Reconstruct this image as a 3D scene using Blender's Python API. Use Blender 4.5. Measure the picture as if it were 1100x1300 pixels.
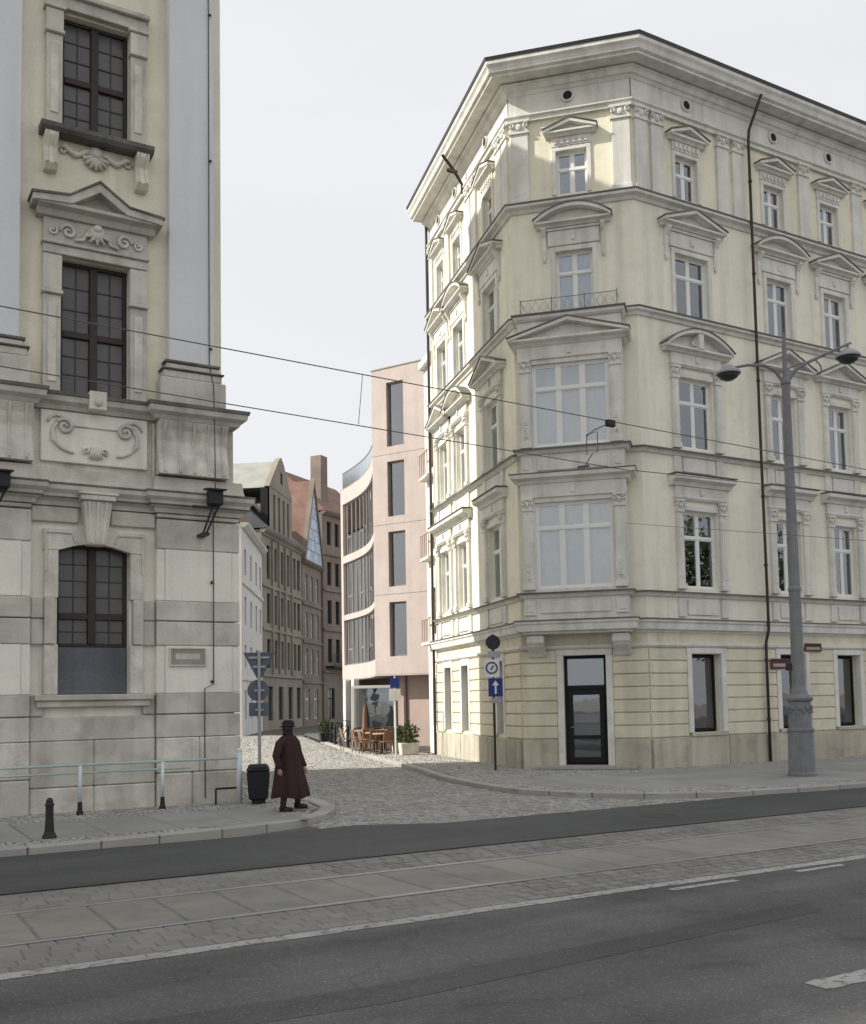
import bpy, bmesh, math, random
from mathutils import Vector, Matrix
random.seed(7)
R = math.radians
scene = bpy.context.scene
for o in list(bpy.data.objects): bpy.data.objects.remove(o)

# ------------------------------------------------------------------ camera
CZ = 1.9
YAW, PITCH, ROLL, FPX, PPY = R(30.13), R(4.029), R(1.038), 1302.18, 797.66
rt = Vector((math.cos(YAW), -math.sin(YAW), 0))
fw = Vector((math.sin(YAW)*math.cos(PITCH), math.cos(YAW)*math.cos(PITCH), math.sin(PITCH)))
up = rt.cross(fw)
cx_ = rt*math.cos(ROLL) - up*math.sin(ROLL)
cy_ = up*math.cos(ROLL) + rt*math.sin(ROLL)
cam = bpy.data.objects.new('camera', bpy.data.cameras.new('camera'))
scene.collection.objects.link(cam)
m = Matrix.Identity(4)
for i in range(3):
    m[i][0], m[i][1], m[i][2] = cx_[i], cy_[i], -fw[i]
m[2][3] = CZ
cam.matrix_world = m
cam.data.sensor_fit = 'VERTICAL'; cam.data.sensor_height = 36.0
cam.data.lens = 36.0*FPX/1300.0
cam.data.shift_y = (PPY-650.0)/1300.0
cam.data.clip_start = 0.05; cam.data.clip_end = 3000
scene.camera = cam

# ------------------------------------------------------------------ sky, sun, exposure
SUN_AZ = (-0.929, 0.370); SUN_EL = R(37)
world = bpy.data.worlds.new('World'); scene.world = world; world.use_nodes = True
wn, wl = world.node_tree.nodes, world.node_tree.links
wn.clear()
sky = wn.new('ShaderNodeTexSky'); sky.sky_type = 'NISHITA'; sky.sun_disc = False
sky.sun_elevation = SUN_EL; sky.sun_rotation = math.atan2(SUN_AZ[0], SUN_AZ[1])
sky.air_density = 1.0; sky.dust_density = 4.0; sky.ozone_density = 1.0; sky.altitude = 100
hs = wn.new('ShaderNodeHueSaturation'); hs.inputs['Saturation'].default_value = 0.32
wl.new(sky.outputs[0], hs.inputs['Color'])
tc = wn.new('ShaderNodeTexCoord'); mp = wn.new('ShaderNodeMapping'); mp.inputs['Scale'].default_value = (1.2, 1.2, 5.0)
wl.new(tc.outputs['Generated'], mp.inputs['Vector'])
nz = wn.new('ShaderNodeTexNoise'); nz.inputs['Scale'].default_value = 1.6; nz.inputs['Detail'].default_value = 5
wl.new(mp.outputs[0], nz.inputs['Vector'])
rp = wn.new('ShaderNodeValToRGB'); rp.color_ramp.elements[0].position = 0.40; rp.color_ramp.elements[0].color = (0.82, 0.82, 0.82, 1)
rp.color_ramp.elements[1].position = 0.75; rp.color_ramp.elements[1].color = (0.91, 0.91, 0.91, 1)
wl.new(nz.outputs['Fac'], rp.inputs['Fac'])
hz = wn.new('ShaderNodeMix'); hz.data_type = 'RGBA'
wl.new(rp.outputs['Color'], hz.inputs[0]); wl.new(hs.outputs[0], hz.inputs[6]); hz.inputs[7].default_value = (5.12, 5.18, 5.36, 1)
bg = wn.new('ShaderNodeBackground'); bg.inputs['Strength'].default_value = 0.10
out = wn.new('ShaderNodeOutputWorld')
wl.new(hz.outputs[2], bg.inputs['Color']); wl.new(bg.outputs[0], out.inputs['Surface'])
sl = bpy.data.lights.new('sun', 'SUN'); sl.energy = 3.3; sl.angle = R(0.55); sl.color = (1.0, 0.95, 0.86)
so = bpy.data.objects.new('sun', sl); scene.collection.objects.link(so)
so.rotation_euler = Vector((-SUN_AZ[0]*math.cos(SUN_EL), -SUN_AZ[1]*math.cos(SUN_EL), -math.sin(SUN_EL))).to_track_quat('-Z', 'Y').to_euler()
so.location = (0, 0, 60)
scene.view_settings.view_transform = 'Standard'; scene.view_settings.look = 'None'
scene.view_settings.gamma = 1; scene.view_settings.exposure = 0.84
scene.render.engine = 'CYCLES'
scene.cycles.max_bounces = 8; scene.cycles.diffuse_bounces = 4; scene.cycles.transparent_max_bounces = 8

# ------------------------------------------------------------------ materials
def mat(name, col, rough=0.85, var=0.12, scale=0.9, fine=22, bump=0.12, streak=0.0, ov=0.0, spec=0.3, metal=0.0, attr=None, spots=0.0, bscale=None, lane=0.0, wornto=None):
    m = bpy.data.materials.new(name); m.use_nodes = True
    n, l = m.node_tree.nodes, m.node_tree.links
    b = n['Principled BSDF']
    b.inputs['Roughness'].default_value = rough; b.inputs['Metallic'].default_value = metal
    b.inputs['Specular IOR Level'].default_value = spec
    geo = n.new('ShaderNodeNewGeometry')
    fac = None
    def mul(x):
        nonlocal fac
        if fac is None: fac = x; return
        q = n.new('ShaderNodeMath'); q.operation = 'MULTIPLY'
        l.new(fac, q.inputs[0]); l.new(x, q.inputs[1]); fac = q.outputs[0]
    def rng(src, a, b_, lo, hi):
        q = n.new('ShaderNodeMapRange'); q.inputs['From Min'].default_value = a; q.inputs['From Max'].default_value = b_
        q.inputs['To Min'].default_value = lo; q.inputs['To Max'].default_value = hi
        l.new(src, q.inputs['Value']); return q.outputs[0]
    def noise(sc, det=4, mapping=None):
        t = n.new('ShaderNodeTexNoise'); t.inputs['Scale'].default_value = sc; t.inputs['Detail'].default_value = det
        if mapping:
            mm = n.new('ShaderNodeMapping'); mm.inputs['Scale'].default_value = mapping
            l.new(geo.outputs['Position'], mm.inputs['Vector']); l.new(mm.outputs[0], t.inputs['Vector'])
        else: l.new(geo.outputs['Position'], t.inputs['Vector'])
        return t.outputs['Fac']
    nf = noise(fine, 3)
    if var:
        mul(rng(noise(scale, 5), .3, .7, 1-var, 1+var*.6))
        mul(rng(nf, .3, .7, 1-var*.5, 1+var*.4))
    if streak:
        mul(rng(noise(1.0, 4, (3.2, 3.2, .22)), .45, .72, 1, 1-streak))
    if spots:
        mul(rng(noise(2.6, 6), .52, .68, 1, 1-spots))
    if lane:
        mul(rng(noise(1.0, 5, (.10, 1.1, 1)), .35, .65, 1-lane, 1+lane)); mul(rng(noise(1.0, 6, (.9, 2.2, 1)), .58, .72, 1, 1-lane*1.1)); mul(rng(noise(.55, 5), .5, .72, 1, 1+lane*1.2))
        vo = n.new('ShaderNodeTexVoronoi'); vo.feature = 'DISTANCE_TO_EDGE'; vo.inputs['Scale'].default_value = .33
        wv = n.new('ShaderNodeVectorMath'); wv.operation = 'MULTIPLY_ADD'; wn_ = n.new('ShaderNodeTexNoise'); wn_.inputs['Scale'].default_value = 1.3; wn_.inputs['Detail'].default_value = 6
        l.new(geo.outputs['Position'], wn_.inputs['Vector']); l.new(wn_.outputs['Color'], wv.inputs[0]); wv.inputs[1].default_value = (1.2, 1.2, 0); l.new(geo.outputs['Position'], wv.inputs[2]); l.new(wv.outputs[0], vo.inputs['Vector'])
        mul(rng(vo.outputs['Distance'], .0, .005, .80, 1))
        mul(rng(noise(55, 2), .58, .70, 1, 1.9))
    if ov:
        oi = n.new('ShaderNodeObjectInfo'); mul(rng(oi.outputs['Random'], 0, 1, 1-ov, 1+ov))
    if attr:
        at = n.new('ShaderNodeAttribute'); at.attribute_name = attr; mul(at.outputs['Fac'])
    if fac is not None:
        vs = n.new('ShaderNodeVectorMath'); vs.operation = 'SCALE'; vs.inputs[0].default_value = col
        l.new(fac, vs.inputs['Scale']); last = vs.outputs[0]
        if wornto:
            mx = n.new('ShaderNodeMix'); mx.data_type = 'RGBA'; l.new(rng(noise(16, 8), .54, .66, 0, .85), mx.inputs[0]); l.new(last, mx.inputs[6]); mx.inputs[7].default_value = (*wornto, 1); last = mx.outputs[2]
        l.new(last, b.inputs['Base Color'])
    else: b.inputs['Base Color'].default_value = (*col, 1)
    if bump:
        bp = n.new('ShaderNodeBump'); bp.inputs['Strength'].default_value = bump; bp.inputs['Distance'].default_value = 0.02
        l.new(noise(bscale or fine, 4), bp.inputs['Height']); l.new(bp.outputs[0], b.inputs['Normal'])
    return m

def glass(name, tint=(.72, .76, .78), base=.10, gain=2.2, rough=.015):
    m = bpy.data.materials.new(name); m.use_nodes = True
    n, l = m.node_tree.nodes, m.node_tree.links
    n.remove(n['Principled BSDF'])
    fr = n.new('ShaderNodeFresnel'); fr.inputs['IOR'].default_value = 1.5
    ma = n.new('ShaderNodeMath'); ma.operation = 'MULTIPLY_ADD'; ma.use_clamp = True
    ma.inputs[1].default_value = gain; ma.inputs[2].default_value = base
    l.new(fr.outputs[0], ma.inputs[0])
    tr = n.new('ShaderNodeBsdfTransparent'); tr.inputs['Color'].default_value = (*tint, 1)
    gl = n.new('ShaderNodeBsdfGlossy'); gl.inputs['Roughness'].default_value = rough; gl.inputs['Color'].default_value = (.93, .96, 1, 1)
    geo = n.new('ShaderNodeNewGeometry'); nz = n.new('ShaderNodeTexNoise'); nz.inputs['Scale'].default_value = 1.7
    l.new(geo.outputs['Position'], nz.inputs['Vector'])
    bp = n.new('ShaderNodeBump'); bp.inputs['Strength'].default_value = .06; bp.inputs['Distance'].default_value = .03
    l.new(nz.outputs['Fac'], bp.inputs['Height']); l.new(bp.outputs[0], gl.inputs['Normal'])
    mx = n.new('ShaderNodeMixShader')
    l.new(ma.outputs[0], mx.inputs[0]); l.new(tr.outputs[0], mx.inputs[1]); l.new(gl.outputs[0], mx.inputs[2])
    l.new(mx.outputs[0], n['Material Output'].inputs['Surface'])
    return m

MT = {}
MT['cream'] = mat('cream_render', (.83, .80, .665), var=.08, streak=.15, spots=.07, scale=.5)
MT['paleyellow'] = mat('pale_yellow_render', (.80, .76, .60), var=.07, streak=.14, spots=.06)
MT['ochre'] = mat('ochre_render', (.70, .65, .505), var=.10, streak=.14, ov=.06, spots=.08)
MT['trim'] = mat('light_grey_trim', (.72, .705, .65), var=.11, streak=.20, spots=.08, scale=1.4)
MT['trimdark'] = mat('weathered_ledge_lead', (.16, .155, .145), var=.25, rough=.6)
MT['plinth'] = mat('travertine_plinth', (.50, .46, .37), var=.16, streak=.30, ov=.10, spots=.12)
MT['bedfill'] = mat('track_joint_fill', (.185, .18, .162), var=.25, scale=2)
MT['roof'] = mat('dark_roof_sheet', (.11, .11, .115), rough=.5, var=.15)
MT['white'] = mat('white_window_paint', (.78, .78, .76), rough=.45, var=.04, bump=0)
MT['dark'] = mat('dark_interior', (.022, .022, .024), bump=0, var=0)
MT['curtain'] = mat('white_curtain_cloth', (.80, .79, .76), var=.14, bump=0, fine=8)
MT['blind'] = mat('pale_window_blind', (.66, .68, .70), var=.05, bump=0)
MT['glass'] = glass('window_glass')
MT['glassb'] = glass('bay_window_glass', tint=(.88, .89, .88), base=.10, gain=2.0)
MT['glassd'] = glass('dark_office_glass', tint=(.42, .42, .41), base=.12, gain=2.0)
MT['balglass'] = glass('terrace_glass', tint=(.62,.70,.73), base=.5, gain=1.0, rough=.2)
MT['doorframe'] = mat('black_door_metal', (.014, .014, .015), rough=.55, var=.1, bump=0, spec=.2)
MT['pipe'] = mat('brown_downpipe_metal', (.045, .035, .03), rough=.5, var=.2)
# church
MT['chcream'] = mat('church_cream_render', (.78, .735, .59), var=.10, streak=.16, spots=.07, scale=.7)
MT['chpanel'] = mat('church_white_panel', (.83, .79, .69), var=.09, streak=.14, spots=.06)
MT['chblue'] = mat('church_pale_blue_render', (.68, .69, .695), var=.05, streak=.06, scale=.5)
MT['stone'] = mat('grey_sandstone', (.575, .55, .475), var=.18, streak=.20, ov=.06, spots=.16, scale=1.6, fine=40, bump=.25)
MT['stonelt'] = mat('pale_sandstone_carving', (.67, .64, .555), var=.19, streak=.22, spots=.16, scale=2.5, fine=30, bump=.25)
MT['stonedk'] = mat('soot_stained_stone', (.17, .165, .15), var=.35, streak=.25, spots=.2, scale=2.0, bump=.3)
MT['chpane'] = mat('leaded_dark_glass', (.078, .076, .076), rough=.3, var=.2, ov=.10, bump=.05, spec=.6, scale=3)
MT['chframe'] = mat('brown_window_wood', (.042, .034, .031), rough=.6, var=.2)
MT['lead'] = mat('window_lead_bars', (.055, .052, .050), rough=.6, var=.1, bump=0)
MT['shutter'] = mat('grey_blue_shutter_board', (.13, .14, .155), rough=.6, var=.2, streak=.2)
MT['plaque'] = mat('bronze_plaque', (.30, .29, .25), rough=.6, var=.2)
# ground
MT['asphalt'] = mat('asphalt', (.098, .098, .096), lane=.26, rough=.8, var=.2, scale=.35, fine=120, bump=.5, spots=.10, bscale=160)
MT['asphalt2'] = mat('asphalt_worn_lane', (.076, .077, .078), lane=.12, rough=.78, var=.15, scale=.4, fine=120, bump=.5, bscale=160)
MT['ground'] = mat('stone_dust_ground', (.26, .245, .215), var=.15, scale=.3)
MT['mortar'] = mat('dark_joint_sand', (.12, .113, .10), var=.25, scale=2)
MT['sett'] = mat('granite_setts', (.345, .335, .31), var=.12, scale=1.2, fine=60, bump=.3, attr='tone', rough=.7)
MT['sett1'] = mat('granite_sett_single', (.215, .21, .19), var=.14, fine=60, bump=.3, ov=.08, rough=.7)
MT['settdull'] = mat('granite_setts_dull', (.215, .21, .19), var=.14, scale=1.2, fine=60, bump=.3, attr='tone', rough=.7)
MT['slab'] = mat('concrete_paving_slab', (.30, .30, .285), var=.10, fine=60, ov=.08, spots=.10, bump=.15)
MT['trackslab'] = mat('concrete_track_slab', (.24, .235, .21), var=.16, fine=50, ov=.07, spots=.16, bump=.25, streak=0)
MT['kerb'] = mat('granite_kerb', (.36, .35, .32), var=.12, fine=70, ov=.05, bump=.2)
MT['rail'] = mat('tram_rail_steel', (.36, .36, .36), rough=.38, metal=.85, var=.15, bump=.02)
MT['patch'] = mat('asphalt_patch', (.080, .080, .079), lane=.2, rough=.8, var=.2, scale=.35, fine=120, bump=.5, bscale=160)
MT['rail_old'] = mat('rusty_cast_iron', (.06, .052, .046), rough=.6, var=.3, bump=.2)
MT['groove'] = mat('rail_groove_dirt', (.035, .033, .03), var=.3)
MT['paint'] = mat('worn_white_road_paint', (.36, .355, .335), var=.18, fine=70, spots=.12, scale=3, wornto=(.10, .10, .095))
# modern / far
MT['pink'] = mat('pale_pink_stone_cladding', (.50, .43, .402), var=.09, streak=.08, scale=1.2, fine=14, ov=.03)
MT['pinkdk'] = mat('pink_stone_ground_floor', (.42, .33, .29), var=.10)
MT['greyframe'] = mat('grey_aluminium', (.20, .195, .19), rough=.45, var=.08, bump=0)
MT['brown'] = mat('brown_sandstone', (.31, .275, .225), var=.18, streak=.15, scale=.5)
MT['browndk'] = mat('dark_brown_brick', (.24, .20, .165), var=.2, streak=.1, scale=.6)
MT['whitewall'] = mat('white_house_render', (.72, .70, .67), var=.08, streak=.12)
MT['redroof'] = mat('red_clay_tiles', (.24, .145, .115), var=.25, scale=1.0, fine=9, bump=.4)
MT['slateroof'] = mat('grey_slate_roof', (.13, .14, .15), var=.2, rough=.6)
MT['copper'] = mat('pale_grey_roof_metal', (.33, .33, .30), var=.15)
MT['blueglass'] = mat('blue_gable_glass', (.46, .54, .68), rough=.4, var=.25, ov=.2, bump=.05, spec=.4, scale=2)
# objects
MT['iron'] = mat('black_cast_iron', (.02, .02, .021), rough=.5, var=.2)
MT['lampgrey'] = mat('grey_lamp_paint', (.20, .205, .215), rough=.5, var=.16, streak=.2, scale=3)
MT['lamphead'] = mat('lamp_head_grey', (.30, .305, .31), rough=.4, var=.1)
MT['lampdark'] = mat('lamp_underside_dark', (.04, .04, .04), rough=.4, var=.1)
MT['galv'] = mat('galvanised_steel', (.34, .35, .36), rough=.45, metal=.5, var=.15)
MT['signback'] = mat('grey_sign_back', (.10, .115, .14), rough=.5, var=.15)
MT['signblue'] = mat('traffic_blue', (.02, .035, .19), rough=.4, var=.05, bump=0)
MT['signdark'] = mat('dark_sign_disc', (.025, .02, .04), rough=.4, var=.1)
MT['signwhite'] = mat('sign_white', (.72, .72, .72), rough=.4, var=.05, bump=0)
MT['signred'] = mat('enamel_dark_red', (.11, .04, .03), rough=.5, var=.15)
MT['railgreen'] = mat('pale_green_pipe', (.45, .56, .53), rough=.5, var=.15)
MT['railwhite'] = mat('white_painted_pipe', (.62, .68, .67), rough=.5, var=.12)
MT['bin'] = mat('black_plastic_bin', (.016, .018, .022), rough=.45, var=.2)
MT['coat'] = mat('dark_maroon_coat_cloth', (.042, .022, .021), rough=.9, var=.25, fine=90, bump=.3)
MT['hat'] = mat('dark_plum_felt', (.026, .015, .016), rough=.9, var=.2)
MT['skin'] = mat('skin', (.46, .30, .23), rough=.5, var=.06, bump=0)
MT['hair'] = mat('dark_hair', (.035, .02, .015), rough=.6, var=.3)
MT['boot'] = mat('dark_leather_boot', (.03, .022, .018), rough=.5, var=.2)
MT['wire'] = mat('overhead_wire', (.12, .12, .125), rough=.6, var=.1, bump=0)
MT['wood'] = mat('brown_cafe_wood', (.21, .12, .075), rough=.6, var=.2)
MT['rattan'] = mat('pale_rattan', (.45, .36, .27), rough=.7, var=.2)
MT['leaf'] = mat('planter_leaves', (.06, .085, .03), rough=.6, var=.35, fine=30)
MT['canvas'] = mat('rust_red_canvas', (.30, .12, .085), rough=.9, var=.12)
MT['whiteframe'] = mat('white_steel_frame', (.75, .74, .70), rough=.5, var=.05, bump=0)

# ------------------------------------------------------------------ mesh helpers
COL = scene.collection
class MB:
    def __init__(s): s.v = []; s.f = []; s.tone = []
    def _add(s, vs, fs):
        k = len(s.v); s.v += [tuple(p) for p in vs]; s.f += [tuple(i+k for i in f) for f in fs]; return s
    def box(s, x0, x1, y0, y1, z0, z1):
        return s._add([(x0,y0,z0),(x1,y0,z0),(x1,y1,z0),(x0,y1,z0),(x0,y0,z1),(x1,y0,z1),(x1,y1,z1),(x0,y1,z1)],
            [(0,3,2,1),(4,5,6,7),(0,1,5,4),(1,2,6,5),(2,3,7,6),(3,0,4,7)])
    def prism(s, A, B):     # two matching rings
        n = len(A)
        return s._add(list(A)+list(B), [tuple(range(n-1,-1,-1)), tuple(range(n,2*n))] + [(i,(i+1)%n,n+(i+1)%n,n+i) for i in range(n)])
    def xz(s, poly, y0, y1): return s.prism([(x,y0,z) for x,z in poly], [(x,y1,z) for x,z in poly])
    def yz(s, poly, x0, x1): return s.prism([(x0,y,z) for y,z in poly], [(x1,y,z) for y,z in poly])
    def xy(s, poly, z0, z1): return s.prism([(x,y,z0) for x,y in poly], [(x,y,z1) for x,y in poly])
    def strip(s, outer, inner, y0, y1):   # band between two open polylines in xz, extruded in y
        n = len(outer)
        for i in range(n-1):
            s.xz([outer[i], outer[i+1], inner[i+1], inner[i]], y0, y1)
        return s
    def tube(s, pts, r, n=6, caps=True):
        pts = [Vector(p) for p in pts]; rs = r if isinstance(r, (list, tuple)) else [r]*len(pts)
        rings = []; prev = None
        for i, p in enumerate(pts):
            t = (pts[min(i+1, len(pts)-1)] - pts[max(i-1, 0)]).normalized()
            a = Vector((0,0,1)) if prev is None else prev
            if abs(t.dot(a)) > .95 and prev is None: a = Vector((1,0,0))
            x = (a - t*a.dot(t)).normalized(); prev = x; y = t.cross(x)
            rings.append([p + (x*math.cos(2*math.pi*k/n) + y*math.sin(2*math.pi*k/n))*rs[i] for k in range(n)])
        k = len(s.v)
        for q in rings: s.v += [tuple(p) for p in q]
        for i in range(len(rings)-1):
            for j in range(n):
                s.f.append((k+i*n+j, k+i*n+(j+1)%n, k+(i+1)*n+(j+1)%n, k+(i+1)*n+j))
        if caps:
            s.f.append(tuple(k+j for j in range(n-1,-1,-1))); s.f.append(tuple(k+(len(rings)-1)*n+j for j in range(n)))
        return s
    def lathe(s, prof, n=16, c=(0,0,0)):
        k = len(s.v)
        for r_, z in prof:
            s.v += [(c[0]+r_*math.cos(2*math.pi*j/n), c[1]+r_*math.sin(2*math.pi*j/n), c[2]+z) for j in range(n)]
        for i in range(len(prof)-1):
            for j in range(n): s.f.append((k+i*n+j, k+i*n+(j+1)%n, k+(i+1)*n+(j+1)%n, k+(i+1)*n+j))
        s.f.append(tuple(k+j for j in range(n-1,-1,-1))); s.f.append(tuple(k+(len(prof)-1)*n+j for j in range(n)))
        return s
    def ball(s, c, rx, ry=None, rz=None, n=8, m_=5):
        ry = ry or rx; rz = rz or rx
        prof = [(math.sin(math.pi*(i+.0001)/m_*.9998), -math.cos(math.pi*i/m_)) for i in range(m_+1)]
        k = len(s.v)
        for r_, z in prof:
            s.v += [(c[0]+rx*r_*math.cos(2*math.pi*j/n), c[1]+ry*r_*math.sin(2*math.pi*j/n), c[2]+rz*z) for j in range(n)]
        for i in range(m_):
            for j in range(n): s.f.append((k+i*n+j, k+i*n+(j+1)%n, k+(i+1)*n+(j+1)%n, k+(i+1)*n+j))
        return s
    def wall(s, x0, x1, z0, z1, holes, y=0.0, depth=.22):   # facade sheet with openings and reveals
        hs_ = [(max(a,x0), min(b,x1), max(c,z0), min(d,z1)) for a,b,c,d in holes if b > x0 and a < x1 and d > z0 and c < z1]
        xs = sorted({x0, x1, *[h[0] for h in hs_], *[h[1] for h in hs_]}); zs = sorted({z0, z1, *[h[2] for h in hs_], *[h[3] for h in hs_]})
        for i in range(len(xs)-1):
            for j in range(len(zs)-1):
                cxm, czm = (xs[i]+xs[i+1])/2, (zs[j]+zs[j+1])/2
                if any(h[0] < cxm < h[1] and h[2] < czm < h[3] for h in hs_): continue
                s._add([(xs[i],y,zs[j]),(xs[i+1],y,zs[j]),(xs[i+1],y,zs[j+1]),(xs[i],y,zs[j+1])], [(0,1,2,3)])
        for a,b,c,d in hs_:
            s._add([(a,y,c),(a,y,d),(a,y+depth,d),(a,y+depth,c)], [(0,1,2,3)])
            s._add([(b,y,c),(b,y,d),(b,y+depth,d),(b,y+depth,c)], [(3,2,1,0)])
            s._add([(a,y,d),(b,y,d),(b,y+depth,d),(a,y+depth,d)], [(0,1,2,3)])
            s._add([(a,y,c),(b,y,c),(b,y+depth,c),(a,y+depth,c)], [(3,2,1,0)])
        return s
    def sweep(s, path, prof, closed_ends=True):     # moulding profile (out,z) along plan path, mitred, outward = right of travel
        P = [Vector(p) for p in path]; n = len(P)
        nr = []
        for i in range(n-1):
            d_ = (P[i+1]-P[i]).normalized(); nr.append(Vector((d_.y, -d_.x)))
        mit = []
        for i in range(n):
            if i == 0: mit.append(nr[0])
            elif i == n-1: mit.append(nr[-1])
            else:
                a, b = nr[i-1], nr[i]; mit.append((a+b)/(1+a.dot(b)))
        k = len(s.v); q = len(prof)
        for i in range(n):
            for o_, z in prof:
                p = P[i] + mit[i]*o_; s.v.append((p.x, p.y, z))
        for i in range(n-1):
            for j in range(q):
                s.f.append((k+i*q+j, k+i*q+(j+1)%q, k+(i+1)*q+(j+1)%q, k+(i+1)*q+j))
        s.f.append(tuple(k+j for j in range(q))); s.f.append(tuple(k+(n-1)*q+j for j in range(q-1,-1,-1)))
        return s
    def mesh(s, name, mt, smooth=False, bev=0.0, recalc=True):
        me = bpy.data.meshes.new(name); me.from_pydata(s.v, [], s.f)
        if recalc or bev:
            bm = bmesh.new(); bm.from_mesh(me)
            if recalc: bmesh.ops.recalc_face_normals(bm, faces=bm.faces)
            if bev: bmesh.ops.bevel(bm, geom=[e for e in bm.edges if len(e.link_faces) == 2 and e.calc_face_angle(0) > .6], offset=bev, segments=1, affect='EDGES')
            bm.to_mesh(me); bm.free()
        if smooth: me.polygons.foreach_set('use_smooth', [True]*len(me.polygons))
        me.materials.append(mt); return me

def obj(name, me, parent=None, loc=(0,0,0), rz=0.0):
    o = bpy.data.objects.new(name, me); COL.objects.link(o)
    o.parent = parent; o.location = loc; o.rotation_euler = (0, 0, rz); return o
def tag(o, label, cat=None, group=None, kind=None):
    o['label'] = label
    if cat: o['category'] = cat
    if group: o['group'] = group
    if kind: o['kind'] = kind
    return o
def root(name, label, cat, loc=(0,0,0), rz=0.0, group=None):
    return tag(obj(name, None, None, loc, rz), label, cat, group)
def copy_tree(o, parent=None):
    c = o.copy(); COL.objects.link(c); c.parent = parent
    for ch in list(o.children): copy_tree(ch, c)
    return c
class Frame:                       # a facade: local x along it, local -y outwards
    def __init__(s, O, u, rootobj):
        s.O = Vector(O).to_2d(); s.u = Vector(u).normalized(); s.root = rootobj; s.holes = []
        s.rz = math.atan2(s.u.y, s.u.x); s.inn = Vector((-s.u.y, s.u.x))
    def add(s, name, mb, mt, **kw):
        return s.put(name, mb.mesh(name, mt, **kw) if isinstance(mb, MB) else mb)
    def put(s, name, me, x=0, y=0, z=0, rz=0):
        p = s.O + s.u*x + s.inn*y
        return obj(name, me, s.root, (p.x - s.root.location.x, p.y - s.root.location.y, z - s.root.location.z), s.rz+rz)
    def pt(s, x, y=0): p = s.O + s.u*x + s.inn*y; return (p.x, p.y)

_win = {}
def window_meshes(w, h, cols, trans, mt, glassmt, fr=.055, thick=.07):
    key = (round(w,3), round(h,3), cols, trans, mt.name, glassmt.name, fr)
    if key in _win: return _win[key]
    b = MB(); b.box(-w/2, -w/2+fr, 0, thick, 0, h); b.box(w/2-fr, w/2, 0, thick, 0, h)
    b.box(-w/2+fr, w/2-fr, 0, thick, 0, fr); b.box(-w/2+fr, w/2-fr, 0, thick, h-fr, h)
    iw = w-2*fr; cw = iw/cols
    panes = []
    rows = [(fr, h-fr)] if not trans else [(fr, h*trans-fr*.6), (h*trans+fr*.6, h-fr)]
    if trans: b.box(-w/2+fr, w/2-fr, -.012, thick-.01, h*trans-fr*.6, h*trans+fr*.6)
    for c in range(1, cols):
        x = -iw/2+cw*c
        for (a, d_) in rows: b.box(x-fr*.75, x+fr*.75, .004, thick-.006, a, d_)
    # sash rims inside every light
    for c in range(cols):
        xa = -iw/2+cw*c+(fr*.75 if c else 0); xb = -iw/2+cw*(c+1)-(fr*.75 if c < cols-1 else 0)
        for (a, d_) in rows:
            r_ = .03
            b.box(xa, xa+r_, .012, thick-.012, a, d_); b.box(xb-r_, xb, .012, thick-.012, a, d_)
            b.box(xa+r_, xb-r_, .012, thick-.012, a, a+r_); b.box(xa+r_, xb-r_, .012, thick-.012, d_-r_, d_)
            panes.append(((xa+xb)/2, (a+d_)/2, xb-xa-2*r_, d_-a-2*r_))
    fme = b.mesh('window', mt)
    pm = []
    for (x, z, pw, ph) in panes:
        k2 = ('p', round(pw,3), round(ph,3), glassmt.name)
        if k2 not in _win: _win[k2] = MB().box(-pw/2-.005, pw/2+.005, -.004, .004, -ph/2-.005, ph/2+.005).mesh('pane', glassmt)
        pm.append((x, z, _win[k2]))
    _win[key] = (fme, pm); return _win[key]
_cur = {}
def curtain_mesh(w, h, mt, waves=9):
    k = (round(w,2), round(h,2), mt.name, waves)
    if k not in _cur:
        b = MB(); n = waves*4
        pts = [(-w/2+w*i/n, .018*math.sin(i*math.pi/2)) for i in range(n+1)]
        for i in range(n):
            b._add([(pts[i][0],pts[i][1],0),(pts[i+1][0],pts[i+1][1],0),(pts[i+1][0],pts[i+1][1],h),(pts[i][0],pts[i][1],h)], [(0,1,2,3)])
        _cur[k] = b.mesh('curtain', mt, smooth=True)
    return _cur[k]
def add_window(fr, x, z, w, h, cols=2, trans=.66, mt=None, gl=None, setback=.13, curtain=None, frw=.055, name='window', tilt=.006):
    fme, panes = window_meshes(w, h, cols, trans, mt or MT['white'], gl or MT['glass'], frw)
    wo = fr.put(name, fme, x, setback, z)
    for (px, pz, pm) in panes:
        p = obj('pane', pm, wo, (px, .035, pz)); p.rotation_euler = (random.uniform(-tilt, tilt), 0, random.uniform(-tilt, tilt))
    if curtain:
        kind, a, b = curtain
        cm = curtain_mesh(w-.1, (b-a)*h-.06, MT[kind], 9 if kind == 'curtain' else 1)
        obj('curtain', cm, wo, (0, .13, a*h+.03))
    return wo
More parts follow.
